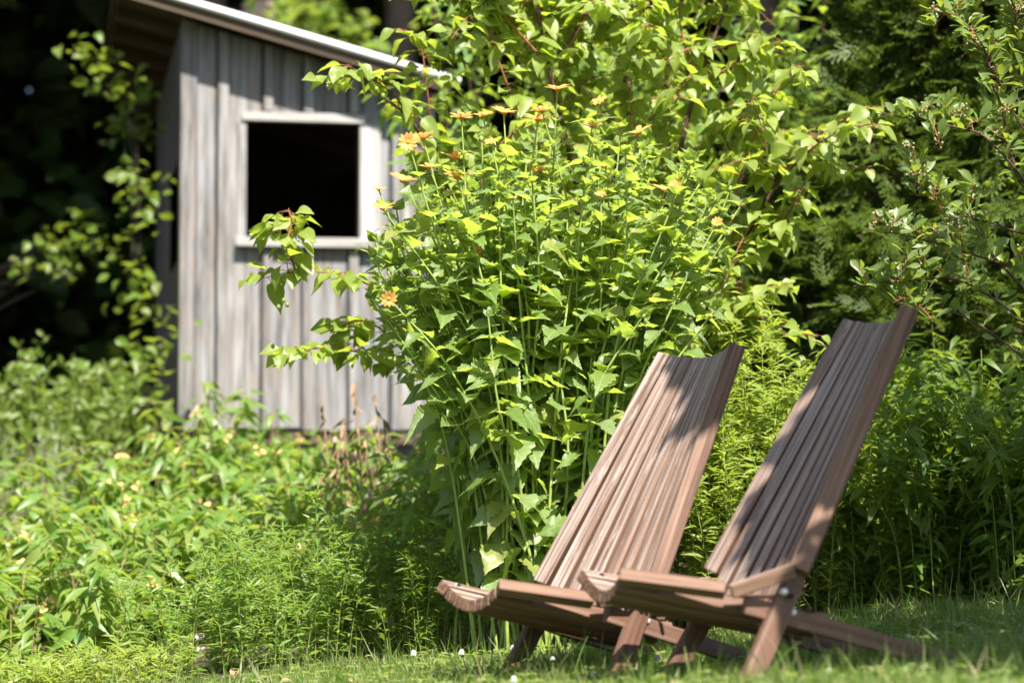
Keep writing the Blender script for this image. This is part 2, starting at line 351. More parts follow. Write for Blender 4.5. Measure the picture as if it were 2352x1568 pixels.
def chair_mat():
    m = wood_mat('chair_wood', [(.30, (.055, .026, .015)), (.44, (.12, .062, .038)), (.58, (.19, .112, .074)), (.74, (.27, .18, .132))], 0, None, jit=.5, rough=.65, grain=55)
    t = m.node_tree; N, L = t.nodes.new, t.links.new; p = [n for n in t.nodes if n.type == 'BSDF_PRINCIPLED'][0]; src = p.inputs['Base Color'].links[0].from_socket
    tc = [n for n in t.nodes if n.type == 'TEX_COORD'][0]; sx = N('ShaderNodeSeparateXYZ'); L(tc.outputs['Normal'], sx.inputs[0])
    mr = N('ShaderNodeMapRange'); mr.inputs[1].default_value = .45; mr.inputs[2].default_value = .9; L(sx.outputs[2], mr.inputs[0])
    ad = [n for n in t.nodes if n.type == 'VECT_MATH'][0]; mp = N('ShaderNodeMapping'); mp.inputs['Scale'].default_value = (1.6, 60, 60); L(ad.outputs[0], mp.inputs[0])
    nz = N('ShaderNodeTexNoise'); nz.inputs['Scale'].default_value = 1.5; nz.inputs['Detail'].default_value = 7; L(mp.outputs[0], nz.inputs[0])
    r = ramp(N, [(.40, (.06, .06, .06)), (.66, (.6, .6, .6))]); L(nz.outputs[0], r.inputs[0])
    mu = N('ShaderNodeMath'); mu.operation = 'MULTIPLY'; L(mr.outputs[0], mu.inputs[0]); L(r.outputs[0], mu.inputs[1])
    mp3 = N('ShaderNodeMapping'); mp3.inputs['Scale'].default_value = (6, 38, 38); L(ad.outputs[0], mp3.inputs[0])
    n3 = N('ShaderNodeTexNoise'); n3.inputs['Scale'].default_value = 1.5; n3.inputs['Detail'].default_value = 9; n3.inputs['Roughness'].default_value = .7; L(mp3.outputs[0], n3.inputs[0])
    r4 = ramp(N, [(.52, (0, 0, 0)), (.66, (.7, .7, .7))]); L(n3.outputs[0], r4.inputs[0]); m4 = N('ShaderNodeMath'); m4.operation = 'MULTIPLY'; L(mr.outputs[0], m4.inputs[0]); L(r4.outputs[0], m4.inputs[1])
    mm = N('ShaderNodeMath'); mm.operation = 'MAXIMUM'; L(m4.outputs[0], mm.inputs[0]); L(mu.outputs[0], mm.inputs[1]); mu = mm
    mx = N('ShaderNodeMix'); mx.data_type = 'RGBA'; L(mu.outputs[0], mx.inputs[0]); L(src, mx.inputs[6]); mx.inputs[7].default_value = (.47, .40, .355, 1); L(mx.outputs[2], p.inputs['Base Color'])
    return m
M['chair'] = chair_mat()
M['chairleg'] = wood_mat('chair_leg_wood', [(.28, (.07, .031, .02)), (.45, (.125, .066, .044)), (.6, (.17, .10, .072)), (.78, (.22, .145, .11))], 0, None, jit=.2, rough=.55, grain=30)

# ------------------------------------------------------------------ ground
def ground_mesh():
    xs = np.concatenate([np.linspace(-60, -5, 16, endpoint=False), np.linspace(-5, 5, 81), np.linspace(5, 60, 17)[1:]])
    ys = np.concatenate([np.linspace(-40, 3, 12, endpoint=False), np.linspace(3, 16, 105), np.linspace(16, 70, 28)[1:]])
    X, Y = np.meshgrid(xs, ys); Z = ground(X, Y)
    V = np.stack([X, Y, Z], -1).reshape(-1, 3); nx = len(xs)
    i, j = np.meshgrid(np.arange(nx - 1), np.arange(len(ys) - 1)); a = (j * nx + i).ravel()
    return mesh_np('ground', V, np.stack([a, a + 1, a + nx + 1, a + nx], -1))
g = obj('ground', ground_mesh(), M['soil']); g['kind'] = 'structure'
def lawn_edge(x): return 7.55 + .18 * np.sin(x * 1.7 + .6) + .05 * np.sin(x * 6.1)
def lawn_mesh():
    xs = np.linspace(-6, 6, 97); V = []; n = 30
    for x in xs:
        for t in np.linspace(0, 1, n):
            y = -6 + (lawn_edge(x) + 6) * t ** .5; V.append((x, y, gz(x, y) + .006 * (1 - .3 * t)))
    V = np.array(V); i, j = np.meshgrid(np.arange(n - 1), np.arange(len(xs) - 1)); a = (j * n + i).ravel()
    return mesh_np('lawn', V, np.stack([a, a + n, a + n + 1, a + 1], -1))
g = obj('lawn', lawn_mesh(), M['turf']); g['kind'] = 'structure'

# ------------------------------------------------------------------ shed
TH = math.radians(10.8)
c0 = at(418, 985, 12.6)
shed = thing('garden_shed', (c0[0], c0[1], gz(c0[0], c0[1])), 'small weathered grey board shed with slanted roof and open square window', 'shed')
shed.rotation_euler = (0, 0, TH)
SX, SY = np.array((math.cos(TH), math.sin(TH), 0)), np.array((-math.sin(TH), math.cos(TH), 0))
sbase = np.array(shed.location)
def fac(px, py):
    """picture point -> metres on the shed's front wall (along, up)"""
    a = at(px, py, 1.0) - np.array((0, 0, CAMH)); n = SY; o = sbase - np.array((0, 0, CAMH))
    k = (o @ n) / (a @ n); P = a * k - o; return float(P @ SX), float(P[2])
ZB = fac(418, 985)[1]; x_r = fac(1000, 600)[0]
xa, za = fac(509, 64); xb, zb = fac(782, 144)          # where the wall boards meet the roof
RS = (zb - za) / (xb - xa)
def roofz(x): return za + RS * (x - xa)
OVF, OVL, OVR, DEP = .23, .36, .05, 2.9
bmat = M['shedw']
def board(name, x0, x1, z0, z1a, z1b, y0, y1, mat=bmat, parent=shed):
    """vertical board whose top follows the roof; slightly eased by a tiny bevel"""
    import bmesh
    bm = bmesh.new()
    v = [bm.verts.new(p) for p in [(x0, y0, z0), (x1, y0, z0), (x1, y1, z0), (x0, y1, z0), (x0, y0, z1a), (x1, y0, z1b), (x1, y1, z1b), (x0, y1, z1a)]]
    for f in [(0, 3, 2, 1), (4, 5, 6, 7), (0, 1, 5, 4), (1, 2, 6, 5), (2, 3, 7, 6), (3, 0, 4, 7)]: bm.faces.new([v[i] for i in f])
    bmesh.ops.bevel(bm, geom=bm.edges[:], offset=min(.003, (y1 - y0) * .2), segments=1, affect='EDGES')
    # move the mesh so its local origin is at the board's foot centre
    cx = (x0 + x1) / 2
    for q in bm.verts: q.co.x -= cx; q.co.z -= z0
    me = bpy.data.meshes.new(name); bm.to_mesh(me); bm.free()
    o = obj(name, me, mat, parent); o.location = (cx, 0, z0); return o
wx0, wz0 = fac(565, 546); wx1, wz1 = fac(824, 287)
edges_px = [418, 448, 495, 599, 692, 797, 895, 1000]
ex = [fac(p, 600)[0] for p in edges_px]; ex[0] = 0.0
fw = board('corner_board', ex[0] - .02, ex[1], ZB - .01, roofz(ex[0] - .02) - .02, roofz(ex[1]) - .02, -.035, 0)
for i in range(1, len(ex) - 1):
    a, b = ex[i] + .0045, ex[i + 1] - .0045; yo = R.uniform(-.007, .007); z0 = ZB + R.uniform(-.008, .008)
    pieces = []
    if b < wx0 - .002 or a > wx1 + .002: pieces = [(a, b, z0, None)]
    else:
        if a < wx0: pieces.append((a, wx0 - .001, z0, None)); a = wx0 + .001
        bb = min(b, wx1 - .001)
        pieces.append((a, bb, z0, wz0)); pieces.append((a, bb, wz1, None))
        if b > wx1: pieces.append((wx1 + .001, b, z0, None))
    for (p, q, u, v) in pieces:
        if v is None: board('board', p, q, u, roofz(p) - .025, roofz(q) - .025, -.012 + yo, .008 + yo)
        else: board('board', p, q, u, v, v, -.012 + yo, .008 + yo)
for k, p in enumerate([495, 599, 692, 797, 895]):       # battens over the joints
    x = fac(p, 600)[0] + .034; hw = .024 if k else .027
    segs = [(ZB - .004, None)]
    if wx0 - .06 < x < wx1 + .06: segs = [(ZB - .004, wz0 - .065), (wz1 + .055, None)]
    for z0, z1 in segs: board('batten', x - hw, x + hw, z0, (roofz(x - hw) - .028) if z1 is None else z1, (roofz(x + hw) - .028) if z1 is None else z1, -.040, -.0205)
def hbox(name, x0, x1, y0, y1, z0, z1, mat, parent, b=.003):
    me = bevel_box(name, -(x1 - x0) / 2, (x1 - x0) / 2, -(y1 - y0) / 2, (y1 - y0) / 2, -(z1 - z0) / 2, (z1 - z0) / 2, b)
    o = obj(name, me, mat, parent); o.location = ((x0 + x1) / 2, (y0 + y1) / 2, (z0 + z1) / 2); return o
tw = .052
win = bpy.data.objects.new('window', None); link(win, shed); win.location = ((wx0 + wx1) / 2, 0, wz0)
wc = np.array(win.location)
def wbox(name, x0, x1, y0, y1, z0, z1, mat=M['shedtrim']): return hbox(name, x0 - wc[0], x1 - wc[0], y0, y1, z0 - wc[2], z1 - wc[2], mat, win)
wbox('head_trim', wx0 - .03, wx1 + .03, -.048, -.018, wz1 + .001, wz1 + .048)
wbox('sill', wx0 - .06, wx1 + .075, -.075, .03, wz0 - .05, wz0 - .001)
o = board('side_trim', wx1 + .003, wx1 + .003 + .11, wz0, wz1 - .001, wz1 - .001, -.034, -.018, M['shedtrimv'], win); o.location = (wx1 + .058 - wc[0], 0, .001)
o = board('side_trim', wx0 - .05, wx0 - .003, wz0, wz1 - .001, wz1 - .001, -.033, -.018, M['shedw'], win); o.location = (wx0 - .0265 - wc[0], 0, .001)
for nm, (a, b) in {'jamb': (wx0 - .022, wx0 + .0), }.items(): pass
wbox('jamb', wx0 - .03, wx0 - .0005, .012, .10, wz0, wz1, M['sheddark']); wbox('jamb', wx1 + .0005, wx1 + .03, .012, .10, wz0, wz1, M['sheddark'])
# left wall: horizontal-grain planks with a tall opening near the front
dk = M['shedw']; XW = -.002
def lw(name, y0, y1, z0, z1, mat=M['shedw']): return hbox(name, XW - .018, XW, y0, y1, z0, z1, mat, shed)
lo, hi = fac(400, 590)[1], fac(400, 352)[1]
rtop = roofz(0) - .03
ys = [.003, .18, .42, .66, .90, 1.14, 1.38, 1.62, 1.9, 2.2, 2.5, DEP]
for a, b in zip(ys[:-1], ys[1:]):
    if .15 < a < 1.3:
        lw('side_board', a, b - .005, ZB, lo); lw('side_board', a, b - .005, hi, rtop)
    else: lw('side_board', a, b - .005, ZB, rtop)
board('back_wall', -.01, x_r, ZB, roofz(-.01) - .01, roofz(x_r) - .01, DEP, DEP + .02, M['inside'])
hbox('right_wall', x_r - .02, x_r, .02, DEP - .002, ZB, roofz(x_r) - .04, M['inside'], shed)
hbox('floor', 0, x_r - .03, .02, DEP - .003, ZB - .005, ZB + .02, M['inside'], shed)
hbox('floor_beam', -.0, x_r, .0, .06, ZB - .075, ZB - .012, M['sheddark'], shed)
for (x, y) in [(.1, .12), (fac(715, 1000)[0], .10), (x_r - .15, .12), (.1, DEP - .2), (x_r - .15, DEP - .2)]:
    hbox('post', x - .055, x + .055, y - .055, y + .055, -.25, ZB - .076, M['shedw'], shed)
# roof: decking with purlins under it, metal sheet and rake trim above
roof = bpy.data.objects.new('roof', None); link(roof, shed); ang = math.atan(RS)
roof.location = (-OVL, 0, roofz(-OVL)); roof.rotation_euler = (0, -ang, 0)
RL = (x_r + OVL + OVR) / math.cos(ang)
nb = 11; yy = np.linspace(-OVF + .02, DEP + .25, nb + 1)
for a, b in zip(yy[:-1], yy[1:]): hbox('deck_board', .01, RL - .01, a + .002, b - .002, .012, .034, M['sheddark'], roof, .002)
for y in np.linspace(-.02 + .35, DEP + .1, 6): hbox('rafter', .02, RL - .02, y - .02, y + .02, -.055, .0105, M['sheddark'], roof, .002)
hbox('barge_board', 0, RL, -OVF, -OVF + .018, -.035, .034, M['sheddark'], roof, .002)
hbox('fascia_board', -.02, -.001, -OVF, DEP + .25, -.05, .034, M['sheddark'], roof, .002)
hbox('metal_sheet', -.03, RL + .03, -OVF - .012, DEP + .27, .037, .043, M['metal'], roof, .001)
t = Tubes(8); t.add([(-.03, -OVF - .016, .033), (RL + .03, -OVF - .016, .033)], .020, .020); t.build('metal_rake_trim', M['metal'], roof)

# grey stub of timber rising behind the roof
pb = at(598, 300, 16.3); tr = thing('dead_trunk', (pb[0], 16.3, gz(pb[0], 16.3)), 'broken grey dead trunk standing up behind the shed roof', 'tree trunk')
t = Tubes(10); zt = at(600, 8, 16.3)[2] - tr.location.z
t.add([(0, 0, -.1), (.02, 0, zt * .5), (.0, 0, zt)], .17, .13); t.add([(0, 0, zt - .02), (0.01, 0, zt)], .13, .02)
t.build('trunk', plain_mat('dead_bark', [(.16, .12, .10), (.28, .22, .18)], .9, 10, (1, 1, .2), bump=.5), tr)
# plank lying under the shed
pl = at(690, 1135, 12.1); o = obj('loose_plank', bevel_box('loose_plank', -.3, .3, -.05, .05, -.012, .012, .003), M['shedw'])
o.location = (pl[0], pl[1], pl[2]); o.rotation_euler = (.2, .45, .3); tag(o, 'loose grey plank lying tilted under the shed floor', 'plank')

# ------------------------------------------------------------------ folding slat chairs
def chair(i, pos, yaw, roll, pit, label):
    root = thing('stick_chair', pos, label, 'chair', 'folding slat chairs on the lawn')
    F = np.array((-math.cos(yaw), -math.sin(yaw), 0)); N_ = np.array((math.sin(yaw), -math.cos(yaw), 0)); U = np.array((0, 0, 1.))
    N2 = N_ * math.cos(roll) + U * math.sin(roll); U2 = U * math.cos(roll) - N_ * math.sin(roll)
    F2 = F * math.cos(pit) + U2 * math.sin(pit); U2 = U2 * math.cos(pit) - F * math.sin(pit)
    m = Matrix(((F2[0], N2[0], U2[0]), (F2[1], N2[1], U2[1]), (F2[2], N2[2], U2[2])))
    root.rotation_euler = m.to_euler()
    meshes = {}
    def slat(name, A, B, wv, dp, mat, up=(0, 0, 1), side=None, taper=1.0):
        """bar whose top face centre line runs A->B; wv wide (across), dp deep"""
        A, B = np.array(A, float), np.array(B, float); d = B - A; L = np.linalg.norm(d); X = d / L
        Yv = np.array((0, 1., 0)) if side is None else np.array(side); Yv = nrm(Yv - X * (Yv @ X)); Z = np.cross(X, Yv)
        if Z[2] < 0 and abs(Z[2]) > .05: Yv = -Yv; Z = -Z
        key = (round(L, 3), round(wv, 4), round(dp, 4), mat.name)
        if key not in meshes:
            me = bevel_box(name, 0, L, -wv / 2, wv / 2, -dp, 0, .0045, 2); me.materials.append(mat)
            if taper != 1:
                for v in me.vertices: v.co.y *= 1 + (taper - 1) * (1 - v.co.x / L)
            me.polygons.foreach_set('use_smooth', [False] * len(me.polygons)); meshes[key] = me
        o = bpy.data.objects.new(name, meshes[key]); link(o, root)
        mm = np.eye(4); mm[:3, 0] = X; mm[:3, 1] = Yv; mm[:3, 2] = Z; mm[:3, 3] = A; o.matrix_local = Matrix(mm.tolist()); return o
    W, WJ, WF, WL = .334, .545, .285, .53
    nb = 9
    T0, J0 = np.array((-.572, .8906)), np.array((-.150, .271)); bd = (J0 - T0) / np.linalg.norm(J0 - T0); bn = np.array((bd[1], -bd[0]));  bn = bn if bn[0] > 0 else -bn
    for k in range(nb):
        s = (k / (nb - 1)) * 2 - 1; sc = .042 * (1 - s * s); tw_ = W / nb
        top = T0 - bn * sc; bot = J0 - bn * sc * 1.15
        vt, vb = s * (W - tw_) / 2, s * (WJ - tw_ * 1.1) / 2
        ext = .0 if abs(s) == 1 else .10
        bot2 = bot + bd * ext; vb2 = vb + (vb - vt) * ext / np.linalg.norm(J0 - T0)
        up = (random.uniform(-.006, .004) if abs(s) < 1 else 0)
        k2 = .5 * s; slat('back_slat', (bot2[0], vb2, bot2[1]), (top[0], vt, top[1]), tw_ * math.sqrt(1 + k2 * k2) * 1.01, .046, M['chair'], side=(bn[0] * k2, 1, bn[1] * k2), taper=1.14)
    # legs carry the outer line of the back down to the lawn
    for s in (-1, 1):
        a = J0 + bd * .02 - bn * .010; b = a + bd * ((a[1] + .03) / -bd[1])
        slat('front_leg', (b[0], s * WL / 2 * .98, b[1]), (a[0], s * (WJ / 2 - .055), a[1]), .032, .050, M['chairleg'])
    ns = 9
    for k in range(ns):
        s = (k / (ns - 1)) * 2 - 1; sc = .045 * (1 - s * s); tw_ = WF / ns
        f0 = np.array((.236, .303 - sc)); vf = s * (WF - tw_) / 2
        if abs(s) == 1:
            e = np.array((.006, .248)); ve = s * (.3 * WF + .7 * WJ - tw_) / 2
            slat('seat_slat', (f0[0], vf, f0[1]), (e[0], ve, e[1]), tw_ * 1.05, .034, M['chair'], side=(0, 1, .6 * s))
            slat('hinge_slat', (-.001, ve + s * .004, .246), (-.150, s * (WJ / 2 - .004), .283 if s > 0 else .255), tw_ * 1.05, .034, M['chair'])
        else:
            e = np.array((-.26, .303 - sc * 1.25 - .496 * .27)); ve = s * (WJ - tw_) / 2 * .98
            slat('seat_slat', (f0[0], vf, f0[1]), (e[0], ve, e[1]), tw_ * math.sqrt(1 + (.62 * s) ** 2) * 1.01, .034, M['chair'], side=(0, 1, .62 * s))
    for s in (-1, 1):
        slat('rear_leg', (-.05, s * .205, .215), (-.60, s * .225, .012), .034, .044, M['chairleg'])
    t = Tubes(8)
    for (u, w_, h) in ((.16, .250, WF * .55), (-.145, .205, WJ * .47), (-.20, .165, WJ * .47)):
        t = Tubes(8); t.add([(u, -h, w_), (u, h, w_)], .006, .006); t.build('dowel', M['chairleg'], root)
    for sd in (-1, 1):
        for (u, vv, w_) in ((-.128, WJ / 2 - .018, .218), (-.16, WJ / 2 - .05, .165), (.19, WF / 2 + .002, .288)):
            t = Tubes(8); t.add([(u, sd * (vv - .01), w_), (u, sd * (vv + .004), w_), (u, sd * (vv + .008), w_), (u, sd * (vv + .0085), w_)], [.009, .009, .007, .0005], 0); t.build('bolt', M['metal'], root)
    t = Tubes(8); t.add([(-.55, -.24, .0), (-.55, .24, .0)], .011, .011); t.build('rear_stretcher', M['chairleg'], root)
    return root
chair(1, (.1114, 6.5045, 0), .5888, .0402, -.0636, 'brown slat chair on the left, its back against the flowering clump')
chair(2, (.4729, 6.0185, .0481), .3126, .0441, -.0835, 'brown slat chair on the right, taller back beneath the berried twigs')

# ------------------------------------------------------------------ false sunflower clump
def heliopsis():
    D0 = 7.75; b = at(1250, 1500, D0); base = np.array((b[0], D0, gz(b[0], D0)))
    root = thing('false_sunflower', base, 'tall clump of toothed green leaves topped with orange daisy flowers', 'flowering plant')
    L = Leaves(HELIO); L.veins = True; flowers = [(1280, 206, .85, 0), (1378, 234, .6, .5), (1060, 272, .85, 0), (1110, 267, .75, 0), (1157, 259, .9, 0), (1245, 256, .85, 0), (1236, 276, 1.1, 0), (1360, 291, .75, 0), (1467, 306, 1.05, 0),
        (938, 327, .72, .7), (972, 319, .95, 0), (1128, 328, .5, .4), (985, 385, .8, 0), (1045, 364, 1.05, 0), (1049, 408, 1.05, 0), (926, 416, 1.1, .05), (1240, 394, .9, 0), (878, 479, .8, 0), (1527, 438, .95, .1), (1556, 427, .7, .5),
        (893, 686, .58, 1.0), (1391, 383, .45, .2), (1380, 448, .5, .4), (1178, 456, .4, 0), (1100, 576, .4, .6), (1648, 511, .45, .6), (870, 436, .6, 0)]
    ends = [(x, y, D, s, f) for (x, y, s, f) in flowers for D in [7.35 + .25 * R.random()]]
    def dome(px): # height of the leafy top
        u = (px - 1290) / 440.; return 290 + 250 * max(0, abs(u) - .1) ** 2.2 + (60 if px < 1000 else 0)
    for k in range(80):
        px = R.uniform(830, 1700) if k % 4 else R.uniform(1350, 1700); py = dome(px) + R.uniform(-5, 170) * (1 if k % 3 else 1.6)
        ends.append((px, py, R.uniform(7.35, 8.35), 0, 0))
    for k in range(11):   # lower front and side stems
        px = R.choice([R.uniform(850, 1010), R.uniform(1010, 1300), R.uniform(1350, 1660)]); ends.append((px, R.uniform(620, 900), R.uniform(7.3, 7.75), 0, 0))
    for (px, py, D, s, f) in ends:
        tip = at(px, py, D); fx = (tip[0] - base[0])
        root_p = base + np.array((fx * .18 + R.normal(0, .08), (D - D0) * .35 + R.normal(0, .06), 0)); root_p[2] = gz(root_p[0], root_p[1]) - .01
        mid = root_p * .5 + tip * .5 + np.array((-fx * .14, 0, .05)) + R.normal(0, .012, 3)
        P = curve([root_p, root_p * .75 + mid * .25 + R.normal(0, .006, 3), mid, mid * .45 + tip * .55 + R.normal(0, .024, 3) - np.array((fx * .03, 0, 0)), tip], 16)
        t = Tubes(5); t.add(P - base, np.linspace(.0070, .0024 if s else .0030, len(P)), 0, 0)
        st = t.build('stem', M['stem'], root)
        Ln = np.linalg.norm(np.diff(P, axis=0), axis=1).sum(); cum = np.concatenate([[0], np.cumsum(np.linalg.norm(np.diff(P, axis=0), axis=1))])
        def onP(d): return np.array([np.interp(d, cum, P[:, q]) for q in range(3)])
        d = R.uniform(.25, .4); az = R.uniform(0, 6.28); top = Ln - (.10 * min(1, s) if s else .015)
        while d < top:
            q = d / Ln; p = onP(d); az += math.pi / 2 + R.normal(0, .25)
            sz = np.interp(q, [0, .3, .55, .8, 1], [.11, .14, .14, .115, .065]) * R.uniform(.55, 1.2)
            for sd in (0, math.pi):
                if q < .6 and R.random() < .5: continue
                a = az + sd + R.normal(0, .15); el = np.interp(q, [0, .4, .8, 1], [-.55, -.35, .05, .6]) + R.normal(0, .22)
                dr = np.array((math.cos(a) * math.cos(el), math.sin(a) * math.cos(el), math.sin(el)))
                nn = np.array((0, 0, .75)) + np.array(SUNV) * .75 + R.normal(0, .3, 3) + np.array((dr[0], dr[1], 0)) * max(0, -el)
                L.add(p, dr, nn, (sz * R.uniform(.85, 1.1), sz, sz))
            if q > .62 and R.random() < .45:   # small axillary shoots
                for _ in range(3):
                    a = R.uniform(0, 6.28); dr = np.array((math.cos(a) * .7, math.sin(a) * .7, .7)); L.add(p, dr, (0, 0, 1) + R.normal(0, .3, 3), sz * .5)
            d += np.interp(q, [0, .5, 1], [.12, .10, .05]) * R.uniform(.85, 1.15)
        if not s:
            for _ in range(5):
                a = R.uniform(0, 6.28); dr = np.array((math.cos(a) * .55, math.sin(a) * .55, .75)); L.add(tip, dr, (0, 0, 1) + R.normal(0, .4, 3), R.uniform(.035, .06))
        if s:
            flower(root, base, P[-1], nrm(P[-1] - P[-3]), .041 * s * R.uniform(.9, 1.08), max(f, R.uniform(-.15, .18)))
        elif R.random() < .12: bud(root, base, tip, nrm(P[-1] - P[-2]), M['brown'], 'spent_flower_head')
        elif R.random() < .45: bud(root, base, tip, nrm(P[-1] - P[-2]))
    L.build(root, M['helio'], top=300, stuff_name='small_leaves', off=base)
PET = leaf_tpl(prof([(0, .05), (.25, .15), (.6, .19), (.85, .15), (1, .02)]), 5, .25, .18, 0, 0, 1, 0, 0, 99)
PETM = {}
def flower(root, base, p, ax, r, face):
    f = bpy.data.objects.new('flower', None); link(f, root); f.location = tuple(p - base); f.empty_display_size = .02
    tocam = nrm(np.array((0, 0, CAMH)) - p); ax = nrm(np.array((0, 0, 1.)) * (1 - face) + tocam * face + R.normal(0, .09, 3))
    if not PETM:
        me = mesh_np('petal', *PET); me.materials.append(M['petal']); PETM['p'] = me
        import bmesh
        bm = bmesh.new(); bmesh.ops.create_uvsphere(bm, u_segments=10, v_segments=6, radius=1)
        for v in bm.verts: v.co.z = v.co.z * .75 + .2
        me = bpy.data.meshes.new('disc'); bm.to_mesh(me); bm.free(); me.materials.append(M['disc']); PETM['d'] = me
        V, F = leaf_tpl(NARR, 3, .3, -.2, 0, 0, 1); 
        me = mesh_np('sepal', V, F); me.materials.append(M['stem']); PETM['s'] = me
    n = 11; a0 = R.uniform(0, 6); X = nrm(np.cross(ax, (.2, .9, .1))); Y = np.cross(ax, X)
    for k in range(n):
        a = a0 + k * 2 * math.pi / n + R.normal(0, .06); rad = X * math.cos(a) + Y * math.sin(a); up = R.uniform(.35, .75)
        d = nrm(rad + ax * up); o = bpy.data.objects.new('petal', PETM['p']); link(o, f)
        o.matrix_local = Matrix(frame_mat(rad * r * .15, d, ax, (r * 1.15, r * R.uniform(.9, 1.08), r)).tolist())
    o = bpy.data.objects.new('disc', PETM['d']); link(o, f); m = frame_mat(np.zeros(3), X, ax, r * .27); o.matrix_local = Matrix(m.tolist())
def bud(root, base, p, ax, mat=M['stem'], nm='bud'):
    b = Tubes(7); b.add([p - base, p - base + ax * .006, p - base + ax * .014, p - base + ax * .02], [.002, .007, .008, .003], 0); b.build(nm, mat, root)
heliopsis()

# ------------------------------------------------------------------ generic branching plants
def branch_leaves(L, P, step, size, tpl_el=(-.9, -.2), start=.1, drop=.35, twig=.03, tubes=None, upn=(0, -.35, 1), cluster=2, rt=.0012):
    cum = np.concatenate([[0], np.cumsum(np.linalg.norm(np.diff(P, axis=0), axis=1))]); Ln = cum[-1]; d = Ln * start
    while d < Ln:
        p = np.array([np.interp(d, cum, P[:, q]) for q in range(3)])
        for _ in range(cluster):
            a = R.uniform(0, 6.28); el = R.uniform(*tpl_el)
            dr = np.array((math.cos(a) * math.cos(el), math.sin(a) * math.cos(el), math.sin(el)))
            b = p + np.array((math.cos(a), math.sin(a), R.uniform(-.2, .4))) * twig * R.uniform(.4, 1.2)
            if tubes is not None: tubes.add([p, (p + b) / 2 + (0, 0, .004), b], rt * 1.2, rt)
            nn = np.array(upn) + np.array((math.cos(a), math.sin(a), 0)) * max(0, -el) * 1.1 + R.normal(0, .35, 3)
            L.add(b, dr, nn, size * R.uniform(.65, 1.2))
        d += step * R.uniform(.6, 1.4)
def shoots(P, n, lmin, lmax, spread, up=.2, side=None):
    out = []
    for _ in range(n):
        t = R.uniform(.25, 1.0); k = t * (len(P) - 1); i = min(int(k), len(P) - 2); p = P[i] + (P[i + 1] - P[i]) * (k - i)
        dirn = nrm(P[i + 1] - P[i]); v = nrm(dirn * .6 + R.normal(0, spread, 3) + np.array((0, 0, up))); ln = R.uniform(lmin, lmax)
        e = p + v * ln; m = p + v * ln * .5 + np.array((0, 0, .04 * ln))
        out.append(curve([p, m, e - np.array((0, 0, .12 * ln))], 8))
    return out

